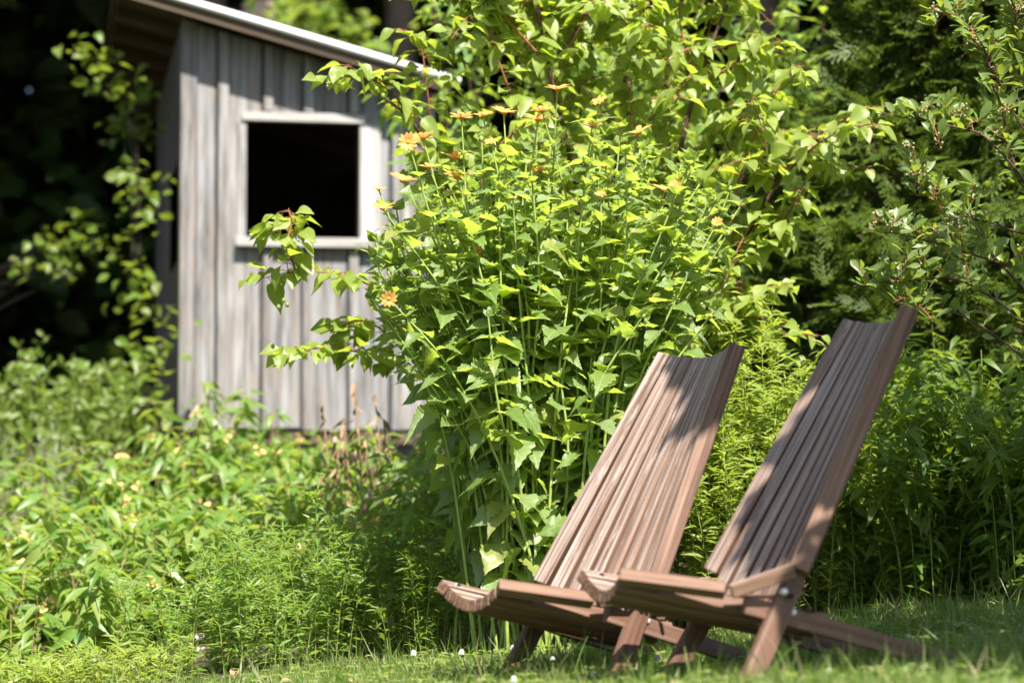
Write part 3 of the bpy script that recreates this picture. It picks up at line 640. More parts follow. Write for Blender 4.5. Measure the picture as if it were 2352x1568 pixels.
def pear_tree():
    D0 = 8.75; b = at(1420, 1400, D0); base = np.array((b[0], D0, gz(b[0], D0)))
    root = thing('fruit_tree', base, 'bushy young tree with drooping glossy pear-like leaves behind the orange flowers', 'tree')
    L = Leaves(PEARS); L.veins = True; tw = Tubes(4)
    mains = [[(1420, 1400, 8.75), (1400, 900, 8.7), (1340, 500, 8.6), (1260, 150, 8.5), (1200, -150, 8.5)],
             [(1420, 1400, 8.75), (1450, 900, 8.75), (1530, 500, 8.6), (1600, 200, 8.5), (1700, -60, 8.5)],
             [(1420, 1400, 8.75), (1250, 950, 8.75), (1080, 550, 8.6), (960, 300, 8.4), (870, 215, 8.25)],
             [(1420, 1400, 8.75), (1500, 950, 8.7), (1680, 600, 8.5), (1800, 400, 8.4), (1890, 300, 8.35)],
             [(1420, 1400, 8.75), (1380, 800, 9.0), (1420, 350, 9.1), (1450, 0, 9.1), (1450, -250, 9.0)]]
    second = [[(1080, 550, 8.6), (1000, 330, 8.5), (970, 120, 8.4), (940, 75, 8.35)], [(960, 300, 8.4), (900, 215, 8.35), (800, 150, 8.2)], [(1250, 950, 8.75), (1000, 760, 8.5), (820, 640, 8.3), (680, 625, 8.2), (600, 640, 8.15)],
              [(680, 625, 8.2), (655, 560, 8.15), (625, 525, 8.1)], [(655, 560, 8.15), (668, 520, 8.15), (663, 478, 8.15)], [(1250, 950, 8.75), (980, 860, 8.5), (780, 800, 8.3), (640, 815, 8.2)], [(980, 860, 8.5), (850, 740, 8.4), (760, 760, 8.3)],
              [(1800, 400, 8.4), (1880, 330, 8.3), (1950, 295, 8.25), (1985, 290, 8.2)], [(1680, 600, 8.5), (1780, 530, 8.4), (1850, 430, 8.35)], [(1600, 200, 8.5), (1720, 130, 8.4), (1800, 95, 8.35)], [(1680, 600, 8.5), (1700, 400, 8.4), (1790, 200, 8.35), (1850, 150, 8.3)],
              [(1500, 950, 8.7), (1640, 760, 8.5), (1720, 700, 8.4)], [(1530, 500, 8.6), (1450, 250, 8.5), (1480, 20, 8.45)], [(1340, 500, 8.6), (1190, 250, 8.45), (1120, 60, 8.4), (1090, -60, 8.4)], [(1260, 150, 8.5), (1140, 20, 8.4), (1080, -40, 8.4)],
              [(1600, 200, 8.5), (1560, 30, 8.45), (1600, -100, 8.45)], [(1420, 350, 9.1), (1600, 150, 9.0), (1650, -50, 9.0)], [(1420, 350, 9.1), (1250, 200, 9.0), (1150, -40, 8.9)], [(1680, 600, 8.5), (1780, 560, 8.45), (1800, 470, 8.4)], [(1400, 900, 8.7), (1200, 620, 8.9), (1050, 420, 8.8), (960, 400, 8.7)], [(1340, 500, 8.6), (1330, 200, 8.7), (1310, -50, 8.7)], [(1530, 500, 8.6), (1540, 300, 8.8), (1520, 60, 8.8), (1540, -80, 8.8)], [(1260, 150, 8.5), (1330, 60, 8.5), (1380, -60, 8.5)], [(1530, 500, 8.6), (1650, 350, 8.6), (1700, 220, 8.55)], [(1340, 500, 8.6), (1180, 380, 8.6), (1040, 230, 8.5)], [(1400, 900, 8.7), (1560, 700, 8.7), (1660, 520, 8.6)], [(1450, 900, 8.75), (1600, 850, 8.6), (1700, 800, 8.5)]]
    for mi, m in enumerate(mains):
        P = curve([at(*q) for q in m], 20); P[0] = base; t = Tubes(6); t.add(P - base, np.linspace(.016, .005, len(P)), 0); t.build('branch', M['bark'], root)
        for S in shoots(P[6:] if mi != 2 else P[6:15], (13, 13, 8, 8, 13)[mi], .18, .46 if mi != 2 else .25, .8):
            tw.add(S, .0028, .0014); branch_leaves(L, S, .038, .080, (-.75, .5), twig=.026, tubes=tw)
        branch_leaves(L, P[8:] if mi != 2 else P[8:17], .05, .085, (-.7, .4), twig=.03, tubes=tw)
    for m in second:
        P = curve([at(*q) for q in m], 14); t = Tubes(5); t.add(P - base, np.linspace(.005, .0016, len(P)), 0); t.build('twig', M['redstem'] if R.random() < .6 else M['bark'], root)
        far = m[-1][0] < 1045 or m[-1][0] > 1790
        branch_leaves(L, P, .036, .085, (-.8, .4), start=.3 if far else .1, twig=.036 if far else .024, tubes=tw, cluster=3 if far else 2)
        for S in shoots(P[len(P) // 3:], 2 if far else 8, .08, .11 if far else .36, .7):
            tw.add(S, .002, .0012); branch_leaves(L, S, .036, .078, (-.75, .45), twig=.024, tubes=tw)
    t = tw.build('leaf_stalks', M['redstem'], root, base); t['kind'] = 'stuff'
    L.build(root, M['pear'], top=300, stuff_name='leaves', off=base)
    # hard green fruit in small clusters
    fr = Tubes(6)
    for (px, py, D) in [(652, 690, 8.15), (660, 700, 8.15), (640, 705, 8.13), (1860, 385, 8.3), (1880, 400, 8.3), (1890, 375, 8.3), (1870, 365, 8.32), (865, 205, 8.25), (880, 220, 8.25)]:
        p = at(px, py, D) - base; s = Tubes(7); s.add([p + (0, 0, .009), p + (0, 0, .006), p, p - (0, 0, .006), p - (0, 0, .009)], [.002, .006, .008, .006, .002], 0); s.build('fruit', M['pear'], root)
pear_tree()

def berry_shrub():
    D0 = 7.5; base = np.array((at(2440, 1200, D0)[0], D0, 0)); base[2] = gz(base[0], D0)
    root = thing('berry_shrub', base, 'open shrub with dark red twigs, small upright leaves and berry clusters, along the right edge', 'shrub')
    L = Leaves(OBOVS); tw = Tubes(4); br = Tubes(5)
    lines = [[(2440, 1350, 7.5), (2400, 560, 7.45), (2335, 400, 7.4), (2300, 250, 7.4), (2255, 110, 7.4), (2180, 20, 7.4)], [(2420, 640, 7.4), (2250, 590, 7.35), (2120, 548, 7.3), (1985, 528, 7.25)], [(2400, 480, 7.4), (2280, 330, 7.35), (2170, 285, 7.3), (2015, 262, 7.25)],
             [(2420, 800, 7.4), (2290, 690, 7.35), (2170, 640, 7.3), (1960, 655, 7.25)], [(2400, 380, 7.45), (2352, 300, 7.4), (2270, 150, 7.4), (2200, 40, 7.35)], [(2420, 560, 7.45), (2300, 520, 7.4), (2180, 480, 7.35), (2105, 410, 7.3)], [(2410, 420, 7.5), (2370, 220, 7.5), (2330, 40, 7.45), (2310, -80, 7.4)],
             [(2430, 760, 7.45), (2330, 640, 7.4), (2260, 560, 7.4), (2210, 430, 7.4)], [(2430, 900, 7.4), (2300, 780, 7.35), (2130, 690, 7.3), (2060, 690, 7.3)], [(2400, 330, 7.45), (2320, 180, 7.5), (2330, 20, 7.5)]]
    for m in lines:
        P = curve([at(*q) for q in m], 18); P += R.normal(0, .004, P.shape) * np.linspace(0, 1, len(P))[:, None]
        t = Tubes(5); t.add(P - base, np.linspace(.0075 if m[0][1] > 1000 else .0045, .0015, len(P)), 0); t.build('branch', M['bark'], root)
        branch_leaves(L, P, .034, .062, (.0, 1.1), .12, twig=.012, tubes=tw, upn=(0, -.5, .8), cluster=2)
        for S in shoots(P[4:], 8, .06, .16, .7, .5):
            tw.add(S, .0018, .001); branch_leaves(L, S, .024, .06, (.0, 1.1), .2, twig=.01, tubes=tw, upn=(0, -.5, .8), cluster=2)
            if R.random() < .5:
                c = S[-1]
                for _ in range(9):
                    q = c + R.normal(0, .012, 3); tw.add([c, q], .0007, .0007)
                    br.add([q + (0, 0, .004), q + (0, 0, .002), q - (0, 0, .002), q - (0, 0, .004)], [.001, .0035, .0035, .001], 0)
    t = tw.build('twigs', M['redstem'], root, base); t['kind'] = 'stuff'
    t = br.build('berries', M['berry'], root, base); t['kind'] = 'stuff'
    L.build(root, M['chok'], top=260, stuff_name='leaves', off=base)
berry_shrub()

def cedar(px, D0, r0, h, label, n, seed):
    rg = np.random.default_rng(seed); b = at(px, 1200, D0); base = np.array((b[0], D0, gz(b[0], D0)))
    root = thing('cedar_tree', base, label, 'tree', 'cedars behind the chairs')
    t = Tubes(8); t.add([(0, 0, -.1), (.03, 0, h * .5), (0, 0, h)], .07, .01); t.build('trunk', M['trunk'], root)
    L = Leaves(SPRAYS); tw = Tubes(4)
    for k in range(n):
        z = h * rg.uniform(.02, .98) ** .9; rr = r0 * (1 - (z / h) * .55) * (1 if z > .25 * h else .8 + .8 * z / h); a = rg.uniform(0, 6.28)
        if math.sin(a) > .55 and rg.random() < .6: a = -a            # few fronds on the far side
        rad = rr * rg.uniform(.55, 1.0) ** .6 * (1 + .22 * math.sin(3 * a + z * 2.1) + .18 * math.sin(z * 5 + a * 2))
        p = base + np.array((math.cos(a) * rad, math.sin(a) * rad, z)); dr = np.array((math.cos(a) * .8, math.sin(a) * .8, .15 + rg.normal(0, .3))) + rg.normal(0, .4, 3)
        s = rg.uniform(.13, .24)
        L.add(p - nrm(dr) * s * .4, dr, np.array((math.cos(a) * .4, math.sin(a) * .4, .9)) + rg.normal(0, .35, 3), s)
        if k % 14 == 0: tw.add([base + (0, 0, z - .15), p - nrm(dr) * s * .4], .010, .003)
    tw.build('boughs', M['bark'], root, base)['kind'] = 'stuff'
    L.build(root, M['cedar'], top=0, stuff_name='fronds', off=base)
cedar(2160, 9.7, .62, 3.6, 'dark flat-fronded cedar rising behind the berried twigs', 3000, 1)
cedar(1850, 10.6, .55, 1.75, 'low cedar with lit frond tips between tree leaves and right chair back', 1500, 2)
cedar(2420, 9.4, .6, 2.6, 'dark cedar at the right edge behind the shaded willowy bush', 1500, 3)

def stem_clump(name, label, cat, centre, n, rx, ry, h, tpls, lmat, smat, size, step, lean=.25, el=(.0, .8), cluster=3, top=0, group=None, hvar=.3, rs=.0022, fl=None, flp=.0, start=.12, bushy=0, face=(0, -.3, 1), arch=0.0):
    base = np.array((centre[0], centre[1], gz(centre[0], centre[1])))
    root = thing(name, base, label, cat, group); L = Leaves(tpls); st = Tubes(4); fls = Leaves(ROUNDS)
    for k in range(n):
        a = R.uniform(0, 6.28); q = math.sqrt(R.random()); x = centre[0] + rx * q * math.cos(a); y = centre[1] + ry * q * math.sin(a); z0 = gz(x, y) - .01
        hh = h * R.uniform(1 - hvar, 1 + hvar * .4) * (1 - .25 * q)
        lx, ly = (x - centre[0]) * lean / max(rx, .01) * hh + R.normal(0, .06) * hh, (y - centre[1]) * lean / max(ry, .01) * hh + R.normal(0, .06) * hh
        p0 = np.array((x, y, z0)); tip = p0 + np.array((lx, ly, hh)); mid = (p0 + tip) / 2 - np.array((lx * .15, ly * .15, -arch * hh * .2))
        if arch: tip = tip + np.array((lx, ly, 0)) * arch - np.array((0, 0, hh * arch * .2))
        P = curve([p0, mid, tip], 10); st.add(P, rs, rs * .4)
        branch_leaves(L, P, step, size, el, start, twig=.008, upn=face, cluster=cluster)
        for S in shoots(P[4:], bushy, .06 * h / .8, .16 * h / .8, .5, .5):
            st.add(S, rs * .5, rs * .3); branch_leaves(L, S, step, size * .8, el, .1, twig=.006, upn=face, cluster=cluster)
        if fl is not None and R.random() < flp:
            for _ in range(10): 
                d = R.normal(0, 1, 3) + (0, -.3, .6); fls.add(tip + R.normal(0, .012, 3), d, R.normal(0, 1, 3) + (0, 0, 1), R.uniform(.016, .032) * (.5 if fl is M['lav'] else 1))
    st.build('stems', smat, root, base)['kind'] = 'stuff'
    L.build(root, lmat, top=top, stuff_name='leaves', off=base)
    if fls.M: fls.build(root, fl, top=0, stuff_name='flowers', off=base)
    return root
def gx(px, D): return at(px, 1200, D)[0]
for px, D, h, lab in [(1180, 10.9, 2.5, 'soft blurred leafy shrub glimpsed behind the left of the fruit tree'), (1480, 11.2, 2.7, 'soft blurred leafy shrub glimpsed behind the middle of the fruit tree'), (1720, 11.4, 2.6, 'soft blurred olive shrub in the gap between fruit tree and cedar')]:
    stem_clump('tall_shrub', lab, 'shrub', (gx(px, D), D), 26, .42, .35, h, LANCS, M['dier'], M['bark'], .13, .085, .12, (-.5, .5), 2, 0, 'tall shrubs behind the fruit tree', .3, .006, bushy=5, start=.1)
# bright feathery stems between the chairs
stem_clump('goldenrod', 'bright narrow-leaved clump with a pointed tip between the two chair backs', 'plant', (gx(1700, 8.0), 8.0), 46, .17, .2, 1.0, NARRS, M['gold'], M['stem'], .058, .022, .12, (-.1, .7), 3, 60, 'narrow-leaved clumps', .35, bushy=5)
stem_clump('goldenrod', 'bright narrow-leaved clump hugging the right chair, behind its seat', 'plant', (gx(1850, 8.25), 8.25), 40, .17, .2, .80, NARRS, M['gold'], M['stem'], .058, .022, .15, (-.1, .7), 3, 0, 'narrow-leaved clumps', .3, bushy=5)
stem_clump('goldenrod', 'bright narrow-leaved clump low behind the left chair seat', 'plant', (gx(1560, 8.3), 8.3), 34, .16, .2, .72, NARRS, M['gold'], M['stem'], .058, .024, .15, (-.1, .7), 3, 0, 'narrow-leaved clumps', .3, bushy=4)
# willowy bushes in the shade at right
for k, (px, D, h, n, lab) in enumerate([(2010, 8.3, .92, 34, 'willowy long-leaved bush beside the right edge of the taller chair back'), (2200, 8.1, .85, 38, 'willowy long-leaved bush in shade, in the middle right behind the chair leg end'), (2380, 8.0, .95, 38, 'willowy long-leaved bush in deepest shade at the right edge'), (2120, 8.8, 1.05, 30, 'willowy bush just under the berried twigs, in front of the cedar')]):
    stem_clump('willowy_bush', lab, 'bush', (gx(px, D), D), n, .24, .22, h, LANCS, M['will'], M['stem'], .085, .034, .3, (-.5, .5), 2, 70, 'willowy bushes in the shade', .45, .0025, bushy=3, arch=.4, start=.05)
# leafy bush in front of the shed: many arching stems with cream flower heads
bl = [(60, 9.6, .58, 'left edge'), (230, 10.2, .62, 'below the dark gap left of the shed'), (400, 10.6, .64, 'under the shed corner'), (560, 10.9, .72, 'under the shed window, tallest pale sprig'), (720, 10.3, .66, 'right of the shed post'), (860, 9.7, .66, 'against the orange flowered clump'), (180, 9.1, .58, 'in the lower left, before the taller ones'), (360, 9.3, .54, 'behind the feathery clumps, left one'), (520, 9.5, .52, 'behind the feathery clumps, middle one'), (700, 9.2, .52, 'behind the feathery clumps, right one'), (40, 8.5, .48, 'lowest one in the left corner'), (1060, 9.3, .75, 'glimpsed between the flowered clump stems'), (1330, 9.4, .7, 'hidden deep behind the flowered clump')]
for k, (px, D, h, wh) in enumerate(bl):
    stem_clump('arching_bush', 'arching leafy bush with cream flower tips, ' + wh, 'bush', (gx(px, D), D), 30, .34, .3, h, LANCS, M['dier'], M['brown'], .12, .062, .35, (-.5, .35), 2, 40, 'arching bushes before the shed', .5, .0024, M['yflower'], .14, .2, bushy=3, arch=.25)
# feathery clumps on the lawn's edge
for k, (px, D, h, wh) in enumerate([(450, 8.05, .42, 'leftmost one on the lawn edge'), (600, 8.0, .50, 'second from the left on the lawn edge'), (740, 8.1, .52, 'third from the left on the lawn edge'), (880, 8.2, .50, 'beside the flowered clump, left one'), (990, 8.0, .46, 'at the foot of the flowered clump')]):
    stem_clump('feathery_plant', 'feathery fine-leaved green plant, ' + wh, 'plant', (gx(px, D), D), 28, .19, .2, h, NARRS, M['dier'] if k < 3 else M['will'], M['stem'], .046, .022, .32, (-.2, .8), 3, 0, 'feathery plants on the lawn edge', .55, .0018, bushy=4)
for k, (px, D, wh) in enumerate([(60, 7.7, 'in the bottom left corner'), (210, 7.75, 'second from the left corner'), (330, 7.85, 'next to the lawn grass')]):
    stem_clump('creeping_plant', 'low creeping plant with slim leaves and lavender specks, ' + wh, 'plant', (gx(px, D), D), 60, .17, .25, .17, NARRS, M['gold'], M['stem'], .045, .02, .4, (.0, .8), 2, 0, 'low creeping plants', .4, .0015, M['lav'], .012)
# dry brown stalks
for k, px in enumerate([742, 770, 790, 815, 840, 862, 880]):
    D = 9.5 + .1 * (k % 3); p = at(px, [930, 1000, 960, 880, 1010, 905, 960][k], D); b = np.array((p[0] + .02, D, gz(p[0], D)))
    root = thing('dry_stalk', b, ['shortest', 'second', 'third', 'tallest', 'fifth', 'sixth', 'last'][k] + ' withered brown seed stalk counted from the shed side', 'dead stalk', 'withered stalks')
    t = Tubes(5); hh = p[2] - b[2]; t.add(curve([(0, 0, 0), (.01, 0, hh * .5), (-.02, 0, hh)], 8), .005, .0025); t.build('stem', M['brown'], root)
    L = Leaves(LANCS)
    for q in np.linspace(.45, 1, 16):
        a = R.uniform(0, 6.28); L.add(b + (-.02 * q, 0, hh * q), (math.cos(a) * .5, math.sin(a) * .5, -.9), R.normal(0, 1, 3), R.uniform(.035, .07))
    L.build(root, M['brown'], stuff_name='withered_leaves', off=b)

# ------------------------------------------------------------------ woodland edge left of and behind the shed
M['darktwig'] = plain_mat('dark_bark', [(.018, .014, .010), (.035, .027, .02)], .9, 20)
def sapling(base_px, D, clusters, label, size=.085, n=16, mat=M['sapling'], spread=.10):
    b = at(base_px, 1000, D); base = np.array((b[0], D, gz(b[0], D))); root = thing('sapling', base, label, 'tree', 'saplings at the wood edge')
    top = max(at(x, y, D)[2] for x, y, *_ in clusters); t = Tubes(6)
    t.add(curve([(0, 0, -.05), (.04, 0, (top - base[2]) * .5), (0, 0, top - base[2] - .1)], 10), .008, .003); t.build('trunk', M['darktwig'], root)
    L = Leaves(ROUNDS); tw = Tubes(4)
    for (x, y, k) in clusters:
        p = at(x, y, D + R.uniform(-.2, .2)); s = np.array((base[0], D, max(base[2] + .2, p[2] - .3 - abs(p[0] - base[0]) * .4))); tw.add(curve([s, (s + p) / 2 + (0, 0, .08), p], 6), .0025, .0012)
        for _ in range(int(n * k)):
            a = R.uniform(0, 6.28); el = R.uniform(-.7, .2); q = p + R.normal(0, 1, 3) * spread * np.array((1, .8, .7)) * (.6 + .4 * k)
            L.add(q, (math.cos(a) * math.cos(el), math.sin(a) * math.cos(el), math.sin(el)), (0, -.2, 1) + R.normal(0, .4, 3), size * R.uniform(.7, 1.3))
    tw.build('branches', M['darktwig'], root, base)['kind'] = 'stuff'; L.build(root, mat, top=40, stuff_name='leaves', off=base)
sapling(300, 12.75, [(205, 115, 1.3), (235, 150, 1.6), (265, 195, 1.2), (225, 180, 1), (290, 210, .8), (330, 240, .8), (305, 285, 1.6), (335, 290, 1.2), (300, 385, .5), (325, 410, 1.2), (335, 440, 1), (300, 465, .8), (325, 520, .9), (290, 600, .6), (315, 640, 1), (335, 665, 1.2), (300, 695, .6), (335, 715, 1), (250, 280, .4)], 'leafy sapling hugging the shaded left wall of the shed', .07, 12, spread=.065)
sapling(-260, 13.2, [(185, 530, 1.5), (220, 560, 1.4), (130, 590, 1.5), (85, 610, 1.2), (150, 630, .6), (200, 510, 1), (100, 570, .8)], 'sparse sapling with small lit tufts standing in the dark gap', .07, 13, spread=.07)
sapling(330, 12.4, [(285, 880, 1.4), (325, 860, 1.6), (345, 830, 1.4), (340, 780, 1), (300, 920, 1.2), (335, 930, 1.4), (270, 960, .8), (330, 980, 1)], 'short leafy sapling at the lower left corner of the shed', .075, 13, spread=.075)
sapling(800, 15.6, [(665, 25, 1.2), (700, 45, 1.4), (760, 70, 1.6), (810, 90, 1.4), (730, 15, 1.2), (780, 40, .8)], 'broad leaved sapling showing above the shed roof', .12, 22)
stem_clump('upright_shrub', 'upright small-leaved shrub left of the shed in the dark gap', 'shrub', (gx(80, 12.2), 12.2), 46, .42, .3, .82, OBOVS, M['sapling'], M['stem'], .075, .05, .2, (.2, 1.1), 2, 40, 'upright shrubs', .3, .003, bushy=3, face=(0, -1, .5))
stem_clump('upright_shrub', 'upright shrub at the far left, half behind the pale grass', 'shrub', (gx(230, 12.6), 12.6), 24, .25, .25, .62, OBOVS, M['sapling'], M['stem'], .075, .05, .2, (.2, 1.1), 2, 20, 'upright shrubs', .3, .003, bushy=3, face=(0, -1, .5))
stem_clump('pale_grass', 'pale grey-green tuft of long grass at the left edge', 'grass tuft', (gx(50, 11.0), 11.0), 90, .3, .25, .55, NARRS, leaf_mat('pale_leaf', [(.14, .17, .10), (.2, .22, .15)], (.25, .3, .12), .3), M['stem'], .06, .05, .3, (.3, 1.2), 1, 0, None, .3, .002)

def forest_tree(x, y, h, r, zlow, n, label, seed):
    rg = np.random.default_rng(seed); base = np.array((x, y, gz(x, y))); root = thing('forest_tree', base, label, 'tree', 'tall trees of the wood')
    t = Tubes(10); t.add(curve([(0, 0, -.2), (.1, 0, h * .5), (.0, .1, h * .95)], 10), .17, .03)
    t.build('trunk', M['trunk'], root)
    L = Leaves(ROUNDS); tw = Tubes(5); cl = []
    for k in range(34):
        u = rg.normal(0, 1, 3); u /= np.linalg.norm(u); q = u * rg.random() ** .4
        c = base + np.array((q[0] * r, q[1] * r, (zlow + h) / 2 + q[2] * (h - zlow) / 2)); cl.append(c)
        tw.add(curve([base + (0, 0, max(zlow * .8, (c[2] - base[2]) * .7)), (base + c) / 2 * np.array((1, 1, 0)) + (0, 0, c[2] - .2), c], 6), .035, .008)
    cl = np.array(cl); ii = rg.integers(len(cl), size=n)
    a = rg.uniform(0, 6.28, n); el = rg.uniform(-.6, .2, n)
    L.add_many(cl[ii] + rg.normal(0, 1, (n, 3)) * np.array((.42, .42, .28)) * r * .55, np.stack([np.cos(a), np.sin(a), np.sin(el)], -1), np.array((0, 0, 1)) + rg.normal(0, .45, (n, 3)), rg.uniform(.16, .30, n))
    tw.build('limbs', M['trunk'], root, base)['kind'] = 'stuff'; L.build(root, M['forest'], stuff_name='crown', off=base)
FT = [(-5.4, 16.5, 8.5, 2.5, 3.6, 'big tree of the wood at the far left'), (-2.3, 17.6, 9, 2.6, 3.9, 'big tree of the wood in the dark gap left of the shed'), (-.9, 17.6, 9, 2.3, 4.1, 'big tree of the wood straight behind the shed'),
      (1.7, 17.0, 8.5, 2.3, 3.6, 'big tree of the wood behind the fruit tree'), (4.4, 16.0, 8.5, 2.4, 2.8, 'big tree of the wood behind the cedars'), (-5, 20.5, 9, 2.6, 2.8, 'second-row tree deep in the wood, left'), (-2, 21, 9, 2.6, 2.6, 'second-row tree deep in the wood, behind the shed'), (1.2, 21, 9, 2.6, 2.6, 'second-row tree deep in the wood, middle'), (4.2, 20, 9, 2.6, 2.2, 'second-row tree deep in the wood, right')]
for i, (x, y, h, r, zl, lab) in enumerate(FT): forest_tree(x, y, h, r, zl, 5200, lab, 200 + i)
def far_wood():
    rg = np.random.default_rng(5); L = Leaves(ROUNDS)
    n = 38000; x = rg.uniform(-8, 8, n); y = rg.uniform(18.5, 25, n); z = ground(x, y) + rg.random(n) ** 1.1 * 6; a = rg.uniform(0, 6.28, n)
    L.add_many(np.stack([x, y, z], -1), np.stack([np.cos(a), np.sin(a), rg.uniform(-.5, .3, n)], -1), np.array((0, -.3, 1)) + rg.normal(0, .5, (n, 3)), rg.uniform(.22, .40, n))
    o = L.build(None, M['forest'], stuff_name='far_wood'); tag(o, 'deep shaded undergrowth of the wood far behind the shed', 'woodland', None, 'stuff')
far_wood()
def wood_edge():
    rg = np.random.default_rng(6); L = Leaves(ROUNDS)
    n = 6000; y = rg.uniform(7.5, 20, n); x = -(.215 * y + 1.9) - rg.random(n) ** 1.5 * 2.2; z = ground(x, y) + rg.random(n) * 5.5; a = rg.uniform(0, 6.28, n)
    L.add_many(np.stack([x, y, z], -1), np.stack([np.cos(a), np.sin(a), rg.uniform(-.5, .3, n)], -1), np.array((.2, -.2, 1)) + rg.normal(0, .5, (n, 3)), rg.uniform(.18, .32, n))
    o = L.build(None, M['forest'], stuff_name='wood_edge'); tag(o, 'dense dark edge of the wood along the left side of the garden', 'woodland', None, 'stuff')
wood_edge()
# unseen tree right of the view; leaf clumps placed where their shade is wanted
def shade_tree():
    base = np.array((3.1, 4.6, gz(3.1, 4.6))); root = thing('shade_tree', base, 'unseen tree right of the view, its leaf clumps placed to shade the chairs and lawn', 'tree')
    t = Tubes(10); t.add(curve([(0, 0, -.2), (-.05, 0, 1.6), (.1, .1, 4.4)], 10), .13, .03); t.build('trunk', M['trunk'], root)
    L = Leaves(ROUNDS); tw = Tubes(5)
    # lit/shaded spots on things in view -> clumps hung on limbs along the sun's direction
    S = np.array(SUNV)
    spots = [((1.04, 6.2, .94), 2.4, .13, 150), ((.94, 6.17, .78), 2.4, .13, 150), ((.84, 6.14, .63), 2.4, .12, 140), ((.74, 6.1, .47), 2.4, .10, 100), ((1.08, 6.05, .9), 2.4, .11, 110), ((.97, 6.03, .72), 2.4, .11, 110), ((.87, 6.0, .56), 2.4, .10, 100), ((1.0, 6.36, .94), 2.4, .11, 110), ((.9, 6.33, .78), 2.4, .11, 110), ((.8, 6.30, .63), 2.4, .10, 100), ((.7, 6.26, .49), 2.4, .09, 80), ((.54, 6.95, .88), 2.8, .07, 50), ((.79, 5.98, .44), 2.4, .07, 50),
             ((.60, 6.86, .88), 2.8, .12, 140), ((.66, 6.80, .88), 2.8, .11, 120), ((.60, 6.78, .78), 2.8, .10, 110), ((.63, 6.71, .73), 2.8, .09, 90), ((.58, 6.68, .64), 2.8, .06, 50), ((.53, 6.76, .70), 2.8, .06, 45),
             ((.75, 5.9, .17), 2.5, .08, 60), ((.88, 5.92, .14), 2.5, .09, 70), ((1.0, 5.96, .11), 2.5, .09, 70), ((1.13, 6.0, .09), 2.5, .1, 80), ((.90, 6.12, .13), 2.6, .12, 90), ((1.02, 6.15, .09), 2.6, .13, 100),
             ((1.35, 7.8, .35), 2.8, .36, 70), ((1.6, 7.6, .3), 2.9, .42, 170), ((1.75, 8.0, .6), 2.9, .36, 150), ((1.2, 7.0, .1), 2.9, .3, 230), ((1.55, 6.6, .1), 3.0, .4, 300), ((1.0, 6.9, .08), 2.8, .2, 200), ((1.3, 6.1, .12), 3.0, .22, 200), ((1.05, 6.2, .08), 2.9, .16, 120), ((1.9, 8.6, 1.0), 3.2, .3, 120), ((1.7, 7.5, 1.5), 3.4, .25, 50), ((2.0, 7.3, .2), 3.0, .45, 250)]
    spots += [((x, y, .1), 2.9, .2, 75) for x in (.95, 1.2, 1.45, 1.7) for y in (6.55, 6.9, 7.25, 7.6)] + [((x, y, .1), 2.8, .17, 60) for x in (1.15, 1.4, 1.65) for y in (5.75, 6.15)]
    for (P, dist, r, n) in spots:
        c = np.array(P) + S * dist; s = base + np.array((0, 0, min(4.2, max(1.7, (c[2] - base[2]) * .7))))
        tw.add(curve([s, (s + c) / 2 + (0, 0, .25), c], 8), .022, .005)
        for _ in range(n):
            a = R.uniform(0, 6.28); el = R.uniform(-.6, .3); v = R.normal(0, 1, 3); v *= R.random() ** .33 / np.linalg.norm(v); L.add(c + v * r, (math.cos(a), math.sin(a), math.sin(el)), (0, 0, 1) + R.normal(0, .5, 3), R.uniform(.06, .11))
    tw.build('limbs', M['trunk'], root, base)['kind'] = 'stuff'; L.build(root, M['forest'], stuff_name='crown', off=base)
shade_tree()

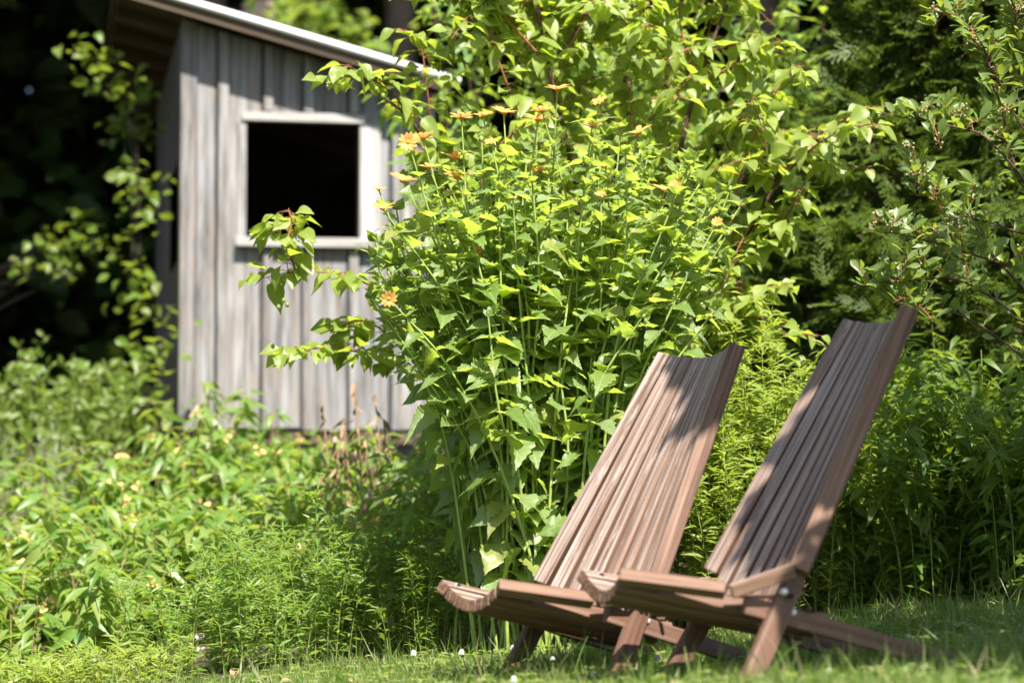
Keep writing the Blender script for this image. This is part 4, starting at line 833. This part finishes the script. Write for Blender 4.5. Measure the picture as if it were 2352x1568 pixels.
# ------------------------------------------------------------------ lawn grass and clover
def lawn_grass():
    L = []; n = 95000
    y = 4.4 + (8.0 - 4.4) * R.random(n) ** .85; x = (R.random(n) * 2 - 1) * (.25 * y + .35)
    keep = y < lawn_edge(x) + R.normal(0, .06, n) + .05; x, y = x[keep], y[keep]; z = ground(x, y)
    n = len(x); patch = .5 + .5 * np.sin(x * 5.3 + 1.2) * np.sin(y * 4.1 + x * 2)
    h = (.027 + .038 * R.random(n)) * (.65 + .7 * patch); long = R.random(n) < .05; h[long] *= 2.2
    a = R.uniform(0, 6.28, n); tl = R.normal(0, .35, n); b = R.normal(0, .35, n)
    Y = np.stack([np.sin(tl), np.sin(b), np.cos(tl) * np.cos(b)], -1); Y /= np.linalg.norm(Y, axis=1)[:, None]
    ref = np.stack([np.cos(a), np.sin(a), 0 * a], -1); X = np.cross(Y, ref); X /= np.linalg.norm(X, axis=1)[:, None]; Z = np.cross(X, Y)
    wd = R.uniform(.05, .11, n)[:, None]
    Mx = np.zeros((n, 3, 3)); Mx[:, :, 0] = X * wd; Mx[:, :, 1] = Y * h[:, None]; Mx[:, :, 2] = Z * h[:, None]
    I = R.integers(len(BLADES), size=n); VV = []; FF = []; TT = []; nv = 0
    for j, (V, F) in enumerate(BLADES):
        ii = np.where(I == j)[0]; W = np.einsum('nab,vb->nva', Mx[ii], V) + np.stack([x[ii], y[ii], z[ii]], -1)[:, None, :]
        VV.append(W.reshape(-1, 3)); FF.append((F[None] + (np.arange(len(ii)) * len(V))[:, None, None] + nv).reshape(-1, 3)); TT.append(np.repeat(R.random(len(ii)), len(V))); nv += len(ii) * len(V)
    o = obj('lawn_grass', mesh_np('lawn_grass', np.concatenate(VV), np.concatenate(FF), np.concatenate(TT)), M['grass']); tag(o, 'short green lawn grass under the chairs', 'grass', None, 'stuff')
    C = Leaves(ROUNDS); n = 2600
    for _ in range(n):
        y = R.uniform(4.6, 7.6); x = R.uniform(-1, 1) * (.25 * y + .2); zz = gz(x, y) + R.uniform(.015, .05); a0 = R.uniform(0, 6.28)
        for q in range(3):
            a = a0 + q * 2.1; C.add((x, y, zz), (math.cos(a), math.sin(a), .15), (0, 0, 1) + R.normal(0, .2, 3), R.uniform(.014, .022))
    o = C.build(None, M['helio'], stuff_name='clover_leaves'); tag(o, 'small clover leaves growing through the lawn grass', 'clover leaves', None, 'stuff')
lawn_grass()
def clovers():
    import bmesh
    bm = bmesh.new(); bmesh.ops.create_icosphere(bm, subdivisions=2, radius=.0085)
    for v in bm.verts: v.co *= R.uniform(.75, 1.2)
    me = bpy.data.meshes.new('flower_head'); bm.to_mesh(me); bm.free(); me.materials.append(M['clover'])
    spots = [(1178, 1488, 'under the left chair seat beside its far leg'), (1268, 1510, 'behind the far leg of the left chair, in sunlit grass'), (1363, 1549, 'just left of the left chair near leg'), (1408, 1522, 'close to the left chair near leg, small'), (1510, 1510, 'between the two chairs near the lit rear leg'), (1575, 1492, 'in front of the rear leg between the chairs'), (2020, 1490, 'against the long red rear leg'), (2085, 1491, 'past the end of the red rear leg'), (2108, 1545, 'in the blurred grass at bottom right'), (1905, 1567, 'right of the right chair near leg'), (2215, 1541, 'near the bottom right corner'), (1060, 1498, 'left of the chairs at the lawn edge'), (950, 1500, 'farther left on the lawn edge'), (1180, 1560, 'at the foot of the left chair far leg')]
    for (px, py, wh) in spots:
        D = 6.0 + (1568 - py) * .012 + (0 if px < 1500 else -.2); p = at(px, py, D); z0 = gz(p[0], p[1])
        root = thing('clover_flower', (p[0], p[1], z0), 'white clover flower ' + wh, 'flower', 'clover flowers in the lawn'); hh = max(.03, p[2] - z0)
        t = Tubes(4); t.add([(0, 0, 0), (.004, 0, hh * .5), (0, 0, hh)], .0012, .001); t.build('stem', M['stem'], root)
        o = bpy.data.objects.new('flower_head', me); link(o, root); o.location = (0, 0, hh)
clovers()
def litter():
    L = Leaves(ROUNDS + LANCS)
    for _ in range(220):
        y = R.uniform(5.2, 7.7); x = R.uniform(-1, 1) * (.24 * y); a = R.uniform(0, 6.28)
        L.add((x, y, gz(x, y) + R.uniform(.012, .035)), (math.cos(a), math.sin(a), R.uniform(-.2, .2)), (0, 0, 1) + R.normal(0, .3, 3), R.uniform(.02, .045))
    o = L.build(None, M['brown'], stuff_name='fallen_leaves'); tag(o, 'small dry fallen leaves scattered in the lawn grass', 'fallen leaves', None, 'stuff')
litter()
